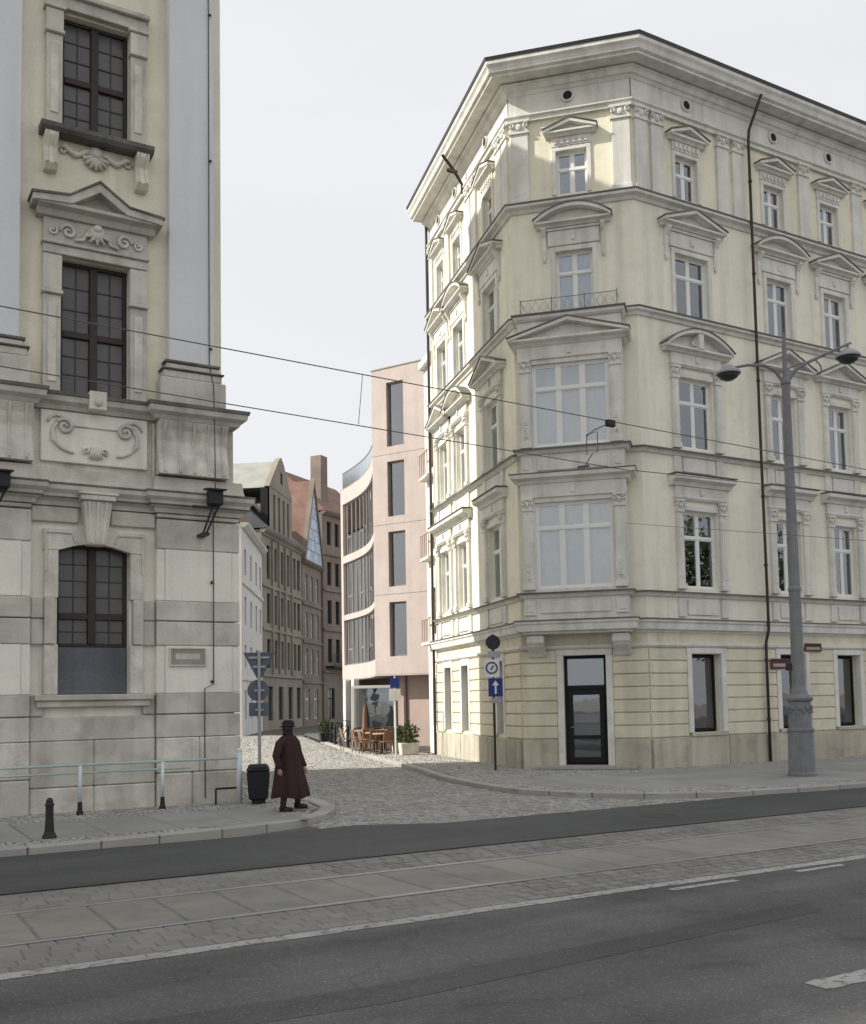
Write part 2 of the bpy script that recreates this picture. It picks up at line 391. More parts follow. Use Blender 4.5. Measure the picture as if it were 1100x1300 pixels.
# ------------------------------------------------------------------ ground, road, track, pavements
def inside(p, poly):
    x, y = p; c = False; n = len(poly)
    for i in range(n):
        x1, y1 = poly[i]; x2, y2 = poly[i-1]
        if (y1 > y) != (y2 > y) and x < (x2-x1)*(y-y1)/(y2-y1)+x1: c = not c
    return c
def sheet(name, poly, z, mt, label, cat, z0=None):
    b = MB()
    if z0 is None: b._add([(x, y, z) for x, y in poly], [tuple(range(len(poly)))])
    else: b.xy(poly, z0, z)
    return tag(obj(name, b.mesh(name, mt)), label, cat, kind='structure')
def sett(b, c, ux, uy, lx, ly, z0, z1, tone):
    k = len(b.v); e = .016
    for (sx, sy) in ((-1,-1),(1,-1),(1,1),(-1,1)): b.v.append((c[0]+ux[0]*sx*lx/2+uy[0]*sy*ly/2, c[1]+ux[1]*sx*lx/2+uy[1]*sy*ly/2, z0))
    for (sx, sy) in ((-1,-1),(1,-1),(1,1),(-1,1)): b.v.append((c[0]+ux[0]*sx*(lx/2-e)+uy[0]*sy*(ly/2-e), c[1]+ux[1]*sx*(lx/2-e)+uy[1]*sy*(ly/2-e), z1+random.uniform(-.004,.004)))
    b.f += [(k+4,k+5,k+6,k+7)] + [(k+i, k+(i+1)%4, k+4+(i+1)%4, k+4+i) for i in range(4)]
    b.tone += [tone]*5
def sett_mesh(b, name, mt):
    me = b.mesh(name, mt, recalc=False)
    a = me.attributes.new('tone', 'FLOAT', 'FACE'); a.data.foreach_set('value', b.tone); return me
def fill_setts(b, test, x0, x1, y0, y1, lx, ly, ang, z0, z1, wav=0.0):
    ux = (math.cos(ang), math.sin(ang)); uy = (-ux[1], ux[0])
    cs = [(x*ux[0]+y*ux[1], x*uy[0]+y*uy[1]) for x in (x0, x1) for y in (y0, y1)]
    a0, a1 = min(c[0] for c in cs), max(c[0] for c in cs); b0, b1 = min(c[1] for c in cs), max(c[1] for c in cs)
    j = 0; v = b0
    while v < b1:
        u = a0 + (j % 2)*lx*.5 + random.uniform(-.02, .02)
        while u < a1:
            l = lx*random.uniform(.8, 1.15)
            vv = v + wav*math.sin(u*.9)
            x, y = (u+l/2)*ux[0]+vv*uy[0], (u+l/2)*ux[1]+vv*uy[1]
            if x0 < x < x1 and y0 < y < y1 and test((x, y)):
                dx = random.uniform(-.03, .03)
                sett(b, (x, y), (ux[0]-dx*uy[0], ux[1]-dx*uy[1]), (uy[0]+dx*ux[0], uy[1]+dx*ux[1]), l-.014, ly*random.uniform(.86,.97), z0, z1+random.uniform(-.005,.006), random.choice((.78,.86,.93,1,1,1.06,1.13,1.2)))
            u += l
        v += ly; j += 1

g = sheet('ground', [(-700,-700),(700,-700),(700,700),(-700,700)], -.20, MT['ground'], 'pale dusty ground stretching away beyond the street', 'ground')
LANE0, LANE1 = 12.06, 15.02
road = sheet('road', [(-80,-60),(120,-60),(120,8.52),(-80,8.52)], -.10, MT['asphalt'], 'wide dark asphalt carriageway in the foreground', 'road')
lane = sheet('road', [(-80,LANE0),(120,LANE0),(120,14.62),(8.6,14.62),(7.3,15.3),(6.0,15.05),(-80,LANE1)], -.10, MT['asphalt2'], 'narrow asphalt lane between tram track and pavement', 'road')
def marking(name, poly, label=None):
    b = MB(); b._add([(x, y, -.096) for x, y in poly], [tuple(range(len(poly)))])
    o = obj(name, b.mesh(name, MT['paint']), road)
    if label: o['label'] = label
def rag(x0, x1, y0, y1, step=.5):
    n = max(2, int((x1-x0)/step)); top = []; bot = []
    for i in range(n+1):
        x = x0+(x1-x0)*i/n
        bot.append((x, y0+random.uniform(-.012,.012))); top.append((x, y1+random.uniform(-.012,.012)))
    return bot+top[::-1]
for x in range(-20, 40, 6): marking('edge_line', rag(x, x+6, 8.29, 8.48))
for a, c in ((7.5, 8.45), (9.4, 10.2), (11.3, 12.2), (13.3, 14.2)): marking('short_dash', rag(a, c, 8.07, 8.17, .3))
for a in (5.83, 9.9, 13.9, 17.9): marking('centre_dash', rag(a, a+1.9, 4.81, 5.02, .12))
# asphalt repair patches and a manhole in the near road
b = MB(); b._add([(x, y, -.0975) for x, y in [(1.2,6.35),(3.2,6.2),(7.9,6.55),(8.1,6.9),(3.4,6.62),(1.25,6.78)]], [tuple(range(6))])
obj('repair_strip', b.mesh('repair_strip', MT['patch']), road)

obj('manhole_cover', MB().lathe([(.30,-.02),(.30,.0),(.25,.002),(.24,-.004),(.05,-.003)], 24).mesh('manhole_cover', MT['rail_old']), road, (6.9,3.55,-.096))
obj('manhole_cover', MB().lathe([(.32,-.02),(.32,.0),(.27,.002),(.26,-.004),(.05,-.003)], 24).mesh('manhole_cover', MT['rail_old']), lane, (12.0,13.2,-.096))
# tram track
bed = sheet('tram_track', [(-80,8.52),(120,8.52),(120,LANE0),(-80,LANE0)], -.111, MT['bedfill'], 'sunken tram track bed of concrete slabs and setts between asphalt lanes', 'tram track')
sl_me = MB().box(-.318,.318,-.655,.655,-.1,0).mesh('slab', MT['trackslab'], bev=.014)
for i in range(70):
    o = obj('slab', sl_me, bed, (1.885-.655*12+.655*i, 10.215, -.101+random.uniform(-.003,.002)), random.uniform(-.003,.003))
for y in (9.50, 10.93):
    b = MB(); b.box(-60, 90, y-.034, y+.034, -.15, -.094); rl = obj('rail', b.mesh('rail', MT['rail'], bev=.006), bed)
    b = MB(); s_ = -1 if y > 10 else 1
    ys = sorted((y+s_*.034, y+s_*.080)); b.box(-60, 90, ys[0], ys[1], -.15, -.118); obj('rail_groove', b.mesh('rail_groove', MT['groove']), rl)
    b = MB(); ys = sorted((y-s_*.040, y-s_*.075)); b.box(-60, 90, ys[0], ys[1], -.15, -.108); obj('rail_joint', b.mesh('rail_joint', MT['groove']), rl)
s_me = [MB().box(-l/2,l/2,-.089,.089,-.08,0).mesh('sett', MT['sett1'], bev=.009) for l in (.19,.22,.25)]
rest = MB(); cnt = 0
for (ya, rows) in ((8.61, 5), (11.10, 5)):
    for r_ in range(rows):
        y = ya+.185*r_; x = -14 + random.uniform(0, .2)
        while x < 60:
            i = random.randrange(3); l = (.19,.22,.25)[i]
            near = (0.3 < x < 6.0 and ya < 10) or (1.0 < x < 5.0 and ya > 10)
            if near and cnt < 290:
                obj('sett', s_me[i], bed, (x+l/2, y+random.uniform(-.006,.006), -.102+random.uniform(-.003,.002)), random.uniform(-.015,.015)); cnt += 1
            else: sett(rest, (x+l/2, y), (1,0), (0,1), l+.002, .178, -.14, -.102+random.uniform(-.002,.002), random.choice((.85,.92,.97,1,1.05,1.1)))
            x += l+.006
o = obj('sett_paving', sett_mesh(rest, 'sett_paving', MT['settdull']), bed); o['kind'] = 'stuff'

# left pavement round the church
kl = [(-60,15.02),(-10,15.03),(0,15.05),(3,15.12),(4.3,15.25),(5.4,15.42),(6.55,15.78),(7.4,16.45),(7.95,17.35),(8.25,18.6),(8.32,20.5),(8.35,24),(8.4,40)]
lp = kl + [(-6,40),(-6,19.6),(-60,19.6)]
pav = sheet('pavement', lp, -.022, MT['mortar'], 'grey slab pavement curving round the church corner', 'pavement')
def kerb(path, width, z, parent, seg=.95, side=1):
    P = [Vector(p) for p in path]; L = [0]
    for i in range(1, len(P)): L.append(L[-1]+(P[i]-P[i-1]).length)
    def at(d):
        d = max(0, min(L[-1], d))
        for i in range(1, len(P)):
            if d <= L[i]+1e-9:
                t = (d-L[i-1])/(L[i]-L[i-1]); return P[i-1].lerp(P[i], t)
        return P[-1]
    def nrm(d): t = (at(d+.3)-at(d-.3)).normalized(); return Vector((-t.y, t.x))*side
    d = 0
    while d < L[-1]-.05:
        e = min(d+seg*random.uniform(.85,1.15), L[-1])
        steps = 3; A = [at(d+.006+(e-d-.012)*i/steps) for i in range(steps+1)]; N = [nrm(d+(e-d)*i/steps) for i in range(steps+1)]
        poly = [tuple(a) for a in A] + [tuple(a+n_*width) for a, n_ in zip(A[::-1], N[::-1])]
        b = MB().xy(poly, -.20, z+random.uniform(-.004,.004)); obj('kerb_stone', b.mesh('kerb_stone', MT['kerb'], bev=.018), parent)
        d = e
kerb([(-8,15.03)]+kl[2:12], .28, .004, pav, side=1)
slm = MB().box(-.535,.535,-.60,.60,-.02,0).mesh('slab', MT['slab'], bev=.006)
for i in range(15):
    for j in range(2):
        x = -8.2+1.085*i; y = 16.42+1.215*j
        if x > 6.2: continue
        obj('slab', slm, pav, (x+.36, y, 0.0+random.uniform(-.003,.002)), random.uniform(-.004,.004))
bs = MB()
def tl(p):
    if not inside(p, lp): return False
    for k in range(2, len(kl)-1):       # keep clear of kerb stones
        a, c_ = Vector(kl[k]), Vector(kl[k+1]); q = Vector(p); t = max(0, min(1, (q-a).dot(c_-a)/(c_-a).length_squared))
        if (q-(a+(c_-a)*t)).length < .37: return False
    if p[0] < 6.55 and 15.78 < p[1] < 18.30: return False
    if p[1] > 19.62 and p[0] < 7.0: return False
    return p[1] > 15.4
fill_setts(bs, tl, -8, 8.4, 15.3, 30, .115, .105, R(6), -.03, .0)
o = obj('sett_paving', sett_mesh(bs, 'sett_paving', MT['sett']), pav); o['kind'] = 'stuff'

# right pavement round the corner building
kr = [(100,14.05),(26,14.2),(17.5,14.45),(15.4,14.75),(13.9,15.6),(12.9,16.8),(12.5,18.2),(12.75,20.4),(13.25,22.6),(14.3,25.7),(17.4,36.5),(20.9,47.4),(24.5,58),(30,70)]
rp_ = kr + [(60,70),(60,40),(100,40)]
pav2 = sheet('pavement', rp_, -.022, MT['mortar'], 'broad slab pavement in front of the cream corner building', 'pavement')
kerb([(34,14.17)]+kr[1:12], .24, .002, pav2, seg=1.1, side=-1)
s2 = MB().box(-.495,.495,-.495,.495,-.02,0).mesh('slab', MT['slab'], bev=.006)
def tr(p, d=.34):
    if not inside(p, rp_): return False
    for k in range(len(kr)-1):
        a, c_ = Vector(kr[k]), Vector(kr[k+1]); q = Vector(p); t = max(0, min(1, (q-a).dot(c_-a)/(c_-a).length_squared))
        if (q-(a+(c_-a)*t)).length < d: return False
    return True
slabspots = set()
for i in range(-4, 19):
    for j in range(11):
        x, y = 14.9+i*1.0, 15.55+j*1.0
        if all(tr((x+a, y+c_)) for a in (-.5,.5) for c_ in (-.5,.5)) and y < 20.2 or (j > 4 and x < 14.5 and all(tr((x+a, y+c_)) for a in (-.5,.5) for c_ in (-.5,.5)) and x+y < 38.6):
            obj('slab', s2, pav2, (x, y, random.uniform(-.003,.002)), random.uniform(-.004,.004)); slabspots.add((i, j))
def tr2(p):
    i, j = round((p[0]-14.9)/1.0), round((p[1]-15.55)/1.0)
    if (i, j) in slabspots: return False
    if p[1] > 20.9 and p[0] > 18.6: return False
    if p[1] > 23 and p[0] > 16.5+(p[1]-23)*.26: return False
    return tr(p)
bs = MB(); fill_setts(bs, tr2, 12, 34, 14, 33, .125, .115, R(3), -.03, .0)
fill_setts(bs, tr2, 14, 34, 33, 60, .30, .28, R(3), -.03, .0)
o = obj('sett_paving', sett_mesh(bs, 'sett_paving', MT['sett']), pav2); o['kind'] = 'stuff'

# cobbled side street
lanep = [(-80,LANE0),(120,LANE0),(120,14.62),(8.6,14.62),(7.3,15.3),(6.0,15.05),(-80,LANE1)]
cob = [(5.0,14.2),(15.6,14.2),(15.3,14.62),(13.8,15.5),(12.8,16.7),(12.4,18.2),(12.65,20.4),(13.15,22.6),(14.2,25.7),(17.3,36.5),(20.8,47.4),(24.4,58),(60,120),(20,120),(8.6,60),(8.35,24),(8.28,18.6),(7.9,17.3),(7.0,15.9),(5.0,15.1)]
street = sheet('cobbled_street', cob, -.13, MT['mortar'], 'side street paved with grey granite cobbles running between the buildings', 'street')
bs = MB()
def ts(p): return inside(p, cob) and not (inside(p, lanep) or inside(p, lp) or tr(p, .0))
fill_setts(bs, ts, 6.8, 16, 14.6, 30, .125, .112, R(24), -.14, -.102, wav=.05)
fill_setts(bs, ts, 6.8, 24, 30, 62, .22, .19, R(20), -.14, -.102)
o = obj('sett_paving', sett_mesh(bs, 'sett_paving', MT['sett']), street); o['kind'] = 'stuff'

# ------------------------------------------------------------------ baroque church wing on the left
CH = root('church', 'tall baroque church wing with grey stone bands and dark barred windows', 'church', (4.12, 19.71, 0))
F = Frame((0, 19.71), (1, 0), CH)
CW0, CW1 = -48.0, 6.91  # west end stretched out of view so the walls shade track and road
def st(name, mt, *boxes, bev=.012):
    for q in boxes: o_ = F.add(name, MB().box(*q), mt, bev=bev)
    return o_
bays = (4.12, -0.92)
WL, WR = -.63, .64
holes = []
for c in bays:
    holes += [(c+WL, c+WR, 7.78, 10.40), (c+WL, c+WR, 12.92, 15.24), (c-.66, c+.66, 2.13, 4.95)]
# core walls (upper wall sits a little behind the stone storey below)
F.add('wall', MB().wall(CW0, 6.62, 7.5, 25.2, holes, y=.10, depth=.28), MT['chcream'])
F.add('wall', MB().wall(CW0, 6.85, 0, 6.2, holes, y=.06, depth=.34), MT['chpanel'])
F.add('wall', MB().wall(CW0, 6.85, 6.2, 7.5, [], y=.06), MT['stonelt'])
st('side_wall', MT['chcream'], (6.50, 6.62, .11, 11.16, 7.5, 25.2), (6.73, 6.85, .07, 11.22, 0, 7.5), bev=0)
st('rear_wall', MT['chcream'], (CW0, 6.48, 10.96, 11.16, 0, 25.2), bev=0)
st('interior_core', MT['dark'], (CW0+.2, 6.4, .75, 10.8, .2, 24.9), bev=0)
st('roof', MT['slateroof'], (-3.9, 6.70, -.2, 11.25, 25.2, 25.4), bev=0)
st('unseen_shade_block', MT['chcream'], (CW0, -4.0, .12, 11.14, 25.21, 31.5), bev=0)  # added block, out of view, tall enough to keep the near road in shadow
# upper pilasters with pedestals; piers below
for (a, b_) in ((5.50, 6.41), (1.83, 2.74), (-3.2, -2.29), (0.46, 1.37)):
    if (a, b_) == (0.46, 1.37): continue
    st('pilaster', MT['chblue'], (a, b_, -.10, .12, 8.62, 25.15))
    c = (a+b_)/2; h = (b_-a)/2
    b = MB()
    for (w_, o_, z0, z1) in ((h+.07,.16,8.46,8.60),(h+.13,.20,8.30,8.45),(h+.20,.24,7.78,8.29)):
        b.box(c-w_, c+w_, -o_, .11, z0, z1)
    F.add('pedestal', b, MT['stone'], bev=.02)
    st('pedestal_cap', MT['stonedk'], (c-h-.10, c+h+.10, -.19, .1, 8.605, 8.66), (c-h-.17, c+h+.17, -.245, .1, 8.452, 8.485))
    # swelling console block under the pedestal
    prof = [(.1,6.36),(-.30,6.36),(-.27,6.55),(-.19,6.80),(-.16,7.02),(-.20,7.25),(-.30,7.42),(.1,7.42)]
    F.add('console_block', MB().yz(prof, c-h-.24, c+h+.24), MT['stonelt'], bev=.01)
    b = MB()
    for k in range(5):
        x = c-h-.12+(2*h+.24)*k/4; b.tube([(x,-.315,6.40),(x,-.20,6.8),(x,-.17,7.05),(x,-.31,7.41)], .022, 5)
    F.add('drapery_fold', b, MT['stonelt'])
    st('lower_pier_strip', MT['stonelt'], (c-h-.30, c-h-.25, -.02, .06, 6.3, 7.4), (c+h+.25, c+h+.30, -.02, .06, 6.3, 7.4))
# sill cornice at the base of the upper storey and main string cornice: plan path steps out at piers
def steppath(o_pier, x0=CW0, x1=6.91):
    P = [(x0, 19.71)]
    for (a, b_) in ((-3.45, -2.05), (1.58, 2.98), (5.26, 6.91)):
        P += [(a, 19.71), (a, 19.71-o_pier), (b_, 19.71-o_pier)]
        if b_ < 6.9: P += [(b_, 19.71)]
    P += [(x1, 30.9)]
    return P
def sw(name, mt, path, prof):
    b = MB().sweep([(x-CH.location.x, y-CH.location.y) for x, y in path], prof); return obj(name, b.mesh(name, mt), CH)
pp = [(min(x, 6.80) if x > 6 else x, y) for x, y in steppath(.22)]
sw('sill_cornice', MT['stone'], pp, [(-.1,7.43),(.06,7.43),(.10,7.50),(.19,7.56),(.21,7.66),(.02,7.70),(-.1,7.70)])
sw('sill_cornice_top', MT['stonedk'], pp, [(-.1,7.702),(.02,7.702),(.23,7.665),(.24,7.73),(.02,7.77),(-.1,7.77)])
pp = steppath(.12)
sw('string_cornice', MT['stone'], pp, [(-.1,5.62),(.05,5.62),(.07,5.70),(.16,5.75),(.17,5.83),(.24,5.90),(.25,5.98),(.10,6.02),(.07,6.14),(.05,6.32),(-.1,6.32)])
sw('string_cornice_drip', MT['stonedk'], pp, [(.06,6.022),(.262,5.985),(.262,6.02),(.06,6.06)])
sw('string_cornice_drip', MT['stonedk'], pp, [(.04,5.71),(.172,5.752),(.178,5.775),(.04,5.765)])
# lower storey: stone courses, left pier / middle / right pier; each block its own part
def courses(x0, x1, o_, mt=MT['stone'], skip=None):
    for (z0, z1) in ((1.29,1.72),(1.74,2.13),(3.05,3.51),(3.53,3.91),(4.92,5.50),(5.53,5.61)):
        segs = [(x0, x1)]
        if skip and z0 > 4.9: continue
        if skip: segs = [(x0, skip[0]), (skip[1], x1)] if z1 > 2.0 else segs
        for (a, b_) in segs:
            n = max(1, round((b_-a)/1.75)); w_ = (b_-a)/n
            for k in range(n): st('stone_block', mt, (a+w_*k+.002, a+w_*(k+1)-.002, -o_, .08, z0, z1), bev=.015)
PX0 = [(5.26, 6.91), (1.58, 2.98), (-3.45, -2.05), (-7.0, -6.9)]
for (a, b_) in PX0[:3]: courses(a, b_, .13)
for c in bays:
    courses(c-1.13, c+1.13, .03, skip=(c-.90, c+.90))
    for s_ in (-1, 1): st('stone_block', MT['stone'], (min(c+s_*.30,c+s_*1.13), max(c+s_*.30,c+s_*1.13), -.035, .08, 5.32, 5.60), bev=.015)
    # base stones
    for k in range(2):
        st('plinth_stone', MT['stone'], (c-1.13+1.13*k+.003, c+1.13*k-.003, -.06, .08, 0.45, 1.28), bev=.02)
        st('plinth_stone', MT['stonelt'], (c-1.13+1.13*k+.003, c+1.13*k-.003, -.075, .08, -.05, .44), bev=.02)
for (a, b_) in PX0[:3]:
    n = 2; w_ = (b_-a)/n
    for k in range(n):
        st('plinth_stone', MT['stonelt'], (a+w_*k+.003, a+w_*(k+1)-.003, -.16, .08, .62, 1.28), bev=.02)
        st('plinth_stone', MT['stone'], (a+w_*k-.15*(k==1)+.003, a+w_*(k+1)-.15*(k==0)-.003, -.175, .08, -.05, .61), bev=.025)
    # quoin strips framing the cream panels of the pier
    for (z0, z1) in ((2.135,3.045),(3.915,4.915)):
        st('panel_border', MT['chpanel'], (a+.0, a+.16, -.11, .06, z0, z1), (b_-.16, b_, -.11, .06, z0, z1))
        st('panel', MT['chpanel'], (a+.163, b_-.163, -.125, .06, z0+.002, z1-.002), bev=.004)

def church_glazing(c, z0, w, h, trans, quad_rows, arch=False):
    b = MB(); y = .24; hw = w/2; fr = .06
    b.box(-hw,-hw+fr,0,.1,0,h); b.box(hw-fr,hw,0,.1,0,h); b.box(-hw+fr,hw-fr,0,.1,0,fr); b.box(-hw+fr,hw-fr,0,.1,h-fr,h)
    b.box(-.07,.07,-.03,.1,fr,h-fr); b.box(-hw+fr,-.07,-.02,.095,h*trans-.06,h*trans+.06); b.box(.07,hw-fr,-.02,.095,h*trans-.06,h*trans+.06)
    wo = F.add('window', b, MT['chframe'], bev=.008); wo.location = (c-CH.location.x, y, z0)
    bars = MB()
    for (a, d_) in ((-hw+fr,-.07),(.07,hw-fr)):
        for (zz0, zz1, rows) in ((fr,h*trans-.06,quad_rows[0]),(h*trans+.06,h-fr,quad_rows[1])):
            pw = (d_-a)/2; ph = (zz1-zz0)/rows
            key = ('ch', round(pw,3), round(ph,3))
            if key not in _win: _win[key] = MB().box(-pw/2+.006,pw/2-.006,-.004,.004,-ph/2+.006,ph/2-.006).mesh('pane', MT['chpane'])
            for i in range(2):
                for j in range(rows):
                    p = obj('pane', _win[key], wo, (a+pw*(i+.5), .05, zz0+ph*(j+.5))); p.rotation_euler = (random.uniform(-.025,.01),0,random.uniform(-.02,.02))
            bars.box(a+pw-.010, a+pw+.010, .028, .066, zz0, zz1)
            for j in range(1, rows): bars.box(a, d_, .031, .064, zz0+ph*j-.010, zz0+ph*j+.010)
    obj('lead_bars', bars.mesh('lead_bars', MT['lead']), wo)
    return wo
def spiral(cx, cz, r0, turns, sgn=1, a0=0, y=-.1, n=18, shrink=.15):
    return [(cx+sgn*(r0*(1-(1-shrink)*i/n))*math.cos(a0+2*math.pi*turns*i/n), y, cz+(r0*(1-(1-shrink)*i/n))*math.sin(a0+2*math.pi*turns*i/n)) for i in range(n+1)]
def arc(cx, cz, rx, rz, a0, a1, y=-.1, n=12):
    return [(cx+rx*math.cos(R(a0+(a1-a0)*i/n)), y, cz+rz*math.sin(R(a0+(a1-a0)*i/n))) for i in range(n+1)]
for c in bays:
    # lower window: surround with ears, segmental head, keystone, sill, shutter
    head = [(c-.66+1.32*i/8, 4.80+.15*math.sin(math.pi*i/8)) for i in range(9)]
    st('window_surround', MT['stonelt'], (c-.90,c-.652,-.05,.10,2.13,3.05), (c+.652,c+.90,-.05,.10,2.13,3.05), (c-.90,c-.652,-.05,.10,3.91,4.8), (c+.652,c+.90,-.05,.10,3.91,4.8))
    st('surround_block', MT['stone'], (c-.90,c-.70,-.09,.10,3.055,3.905), (c+.70,c+.90,-.09,.10,3.055,3.905), bev=.015)
    b = MB(); b.strip([(c-.92,5.18),(c-.45,5.18),(c-.3,5.26),(c,5.30),(c+.3,5.26),(c+.45,5.18),(c+.92,5.18)], [(c-.92,4.8),(c-.66,4.80),(c-.33,4.90),(c,4.95),(c+.33,4.90),(c+.66,4.80),(c+.92,4.8)], -.06, .10)
    F.add('window_head', b, MT['stonelt'])
    for s_ in (-1, 1): F.add('head_moulding', MB().tube([(c+s_*.88,-.07,4.4),(c+s_*.88,-.07,5.12),(c+s_*.42,-.07,5.12),(c+s_*.36,-.07,4.95)], .022, 5), MT['stonelt'])
    b = MB(); b.prism([(c-.17,-.20,4.90),(c+.17,-.20,4.90),(c+.17,.05,4.90),(c-.17,.05,4.90)], [(c-.27,-.28,5.72),(c+.27,-.28,5.72),(c+.27,.05,5.72),(c-.27,.05,5.72)])
    F.add('keystone', b, MT['stonelt'], bev=.02)
    b = MB()
    for k in range(3):
        t = -.6+.6*k; b.tube([(c+t*.17,-.21,4.93),(c+t*.27,-.29,5.70)], .03, 6)
    F.add('keystone_flute', b, MT['stonelt'])
    st('keystone_cap', MT['stonelt'], (c-.32,c+.32,-.34,.05,5.722,5.82), (c-.36,c+.36,-.37,.05,5.822,5.87))
    st('window_sill', MT['stone'], (c-1.06,c+1.06,-.16,.08,2.02,2.125), (c-1.02,c+1.02,-.10,.06,1.90,2.018))
    wo = church_glazing(c, 3.02, 1.30, 1.92, .30, (2, 4))
    b = MB(); b.box(-.65,.65,-.02,.09,-.88,-.005); sh = obj('shutter_board', b.mesh('shutter_board', MT['shutter'], bev=.006), wo)
    # middle window
    church_glazing(c, 7.79, 1.25, 2.6, .46, (3, 3))
    for s_ in (-1, 1):
        x = c+s_*.80
        st('window_pilaster', MT['stone'], (x-.16,x+.16,-.02,.10,7.78,9.62), bev=.01)
        st('window_pilaster_panel', MT['stonelt'], (x-.08,x+.08,-.045,.0,7.95,9.45), bev=.012)
        st('pilaster_cap', MT['stone'], (x-.19,x+.19,-.09,.10,9.625,9.70), (x-.17,x+.17,-.06,.10,9.705,10.38))
    st('window_lintel', MT['stone'], (c-.97,c+.97,-.04,.10,10.41,10.58), (c-1.0,c+1.0,-.09,.10,10.585,10.64))
    st('ornament_frieze', MT['stone'], (c-.96,c+.96,-.03,.10,10.645,11.10))
    b = MB()
    for s_ in (-1, 1):
        b.tube(spiral(c+s_*.52, 10.86, .15, 1.4, s_, 0, -.055), [.035]*13+[.025]*6, 5)
        b.tube(spiral(c+s_*.80, 10.84, .09, 1.2, s_, 2.0, -.055), .024, 5)
        b.tube([(c+s_*.12,-.06,11.0),(c+s_*.25,-.07,10.75),(c+s_*.40,-.06,10.72)], .032, 5)
    b.ball((c,-.08,10.92), .17,.09,.16); b.ball((c,-.13,10.99), .10,.08,.08)
    for k in range(5): b.tube([(c,-.1,10.9),(c+.24*math.cos(R(200+35*k)),-.1,10.9+.22*math.sin(R(200+35*k)))], [.045,.03], 5)
    F.add('carved_ornament', b, MT['stonelt'], smooth=True)
    # pediment
    apex, zc, zb, hw = 11.80, 11.36, 11.14, 1.20
    b = MB(); b.yz([(.1,zb-.04),(-.10,zb-.04),(-.16,zb+.06),(-.30,zb+.10),(-.31,zb+.16),(.1,zb+.16)], c-hw+.10, c+hw-.10)
    F.add('pediment_base', b, MT['stone'])
    b = MB(); b.strip([(c-hw,zc),(c-hw+.12,zc+.02),(c-.55,zc+.07),(c,apex),(c+.55,zc+.07),(c+hw-.12,zc+.02),(c+hw,zc)], [(c-hw,zc-.12),(c-hw+.12,zc-.10),(c-.5,zc-.06),(c,apex-.17),(c+.5,zc-.06),(c+hw-.12,zc-.10),(c+hw,zc-.12)], -.34, .1)
    F.add('pediment', b, MT['stone'])
    b = MB(); b.strip([(c-hw-.03,zc+.045),(c-.55,zc+.11),(c,apex+.05),(c+.55,zc+.11),(c+hw+.03,zc+.045)], [(c-hw-.03,zc),(c-.55,zc+.075),(c,apex+.005),(c+.55,zc+.075),(c+hw+.03,zc)], -.37, .1)
    F.add('pediment_cover', b, MT['stonedk'])
    b = MB(); b.xz([(c-.9,zb+.16),(c+.9,zb+.16),(c+.5,zc-.04),(c,apex-.15),(c-.5,zc-.04)], -.06, .1); F.add('tympanum', b, MT['stone'])
    # upper window with sill, volutes, festoon
    church_glazing(c, 12.93, 1.25, 2.3, .47, (3, 3))
    for s_ in (-1, 1):
        x = c+s_*.79
        st('window_pilaster', MT['stone'], (x-.15,x+.15,-.02,.10,12.92,14.72), bev=.01)
        st('window_pilaster_panel', MT['stonelt'], (x-.075,x+.075,-.045,.0,13.15,14.55), bev=.012)
        st('pilaster_cap', MT['stone'], (x-.18,x+.18,-.09,.10,14.725,14.79), (x-.16,x+.16,-.06,.10,14.795,15.2), (x-.2,x+.2,-.10,.10,15.205,15.27))
        # consoles under the sill
        prof = [(.1,12.0),(-.06,12.0),(-.16,12.1),(-.10,12.3),(-.08,12.45),(-.20,12.62),(-.20,12.70),(.1,12.70)]
        F.add('sill_console', MB().yz(prof, x-.12+s_*.06, x+.12+s_*.06), MT['chcream'], bev=.01)
        F.add('console_flute', MB().tube([(x+s_*.06-.07,-.17,12.1),(x+s_*.06-.07,-.1,12.4),(x+s_*.06-.07,-.21,12.68)], .025, 5).tube([(x+s_*.06+.07,-.17,12.1),(x+s_*.06+.07,-.1,12.4),(x+s_*.06+.07,-.21,12.68)], .025, 5), MT['stonelt'])
    st('window_lintel', MT['stone'], (c-.95,c+.95,-.04,.10,15.275,15.50), (c-1.0,c+1.0,-.12,.10,15.505,15.60))
    F.add('window_sill', MB().yz([(.1,12.705),(-.20,12.705),(-.26,12.76),(-.27,12.84),(.1,12.87)], c-1.05, c+1.05), MT['stonedk'])
    b = MB()
    for s_ in (-1, 1):
        b.tube([(c+s_*(.12+.09*i), .06+.02*math.sin(i), 12.52+.07*math.sin(i*1.25+1)) for i in range(7)], [.06,.07,.055,.065,.05,.055,.035], 6)
        b.tube(spiral(c+s_*.62, 12.50, .09, 1.2, s_, 0, .06), .026, 5)
    b.ball((c,.05,12.58), .15,.09,.12); 
    for k in range(7): b.tube([(c,.05,12.52),(c+.25*math.cos(R(195+25*k)),.05,12.5+.26*math.sin(R(195+25*k)))], [.035,.05], 5)
    F.add('festoon', b, MT['stonelt'], smooth=True)
    # cartouche panel below the middle window
    st('cartouche_panel', MT['chpanel'], (c-.98,c+.98,-.02,.06,6.45,7.42))
    b = MB()
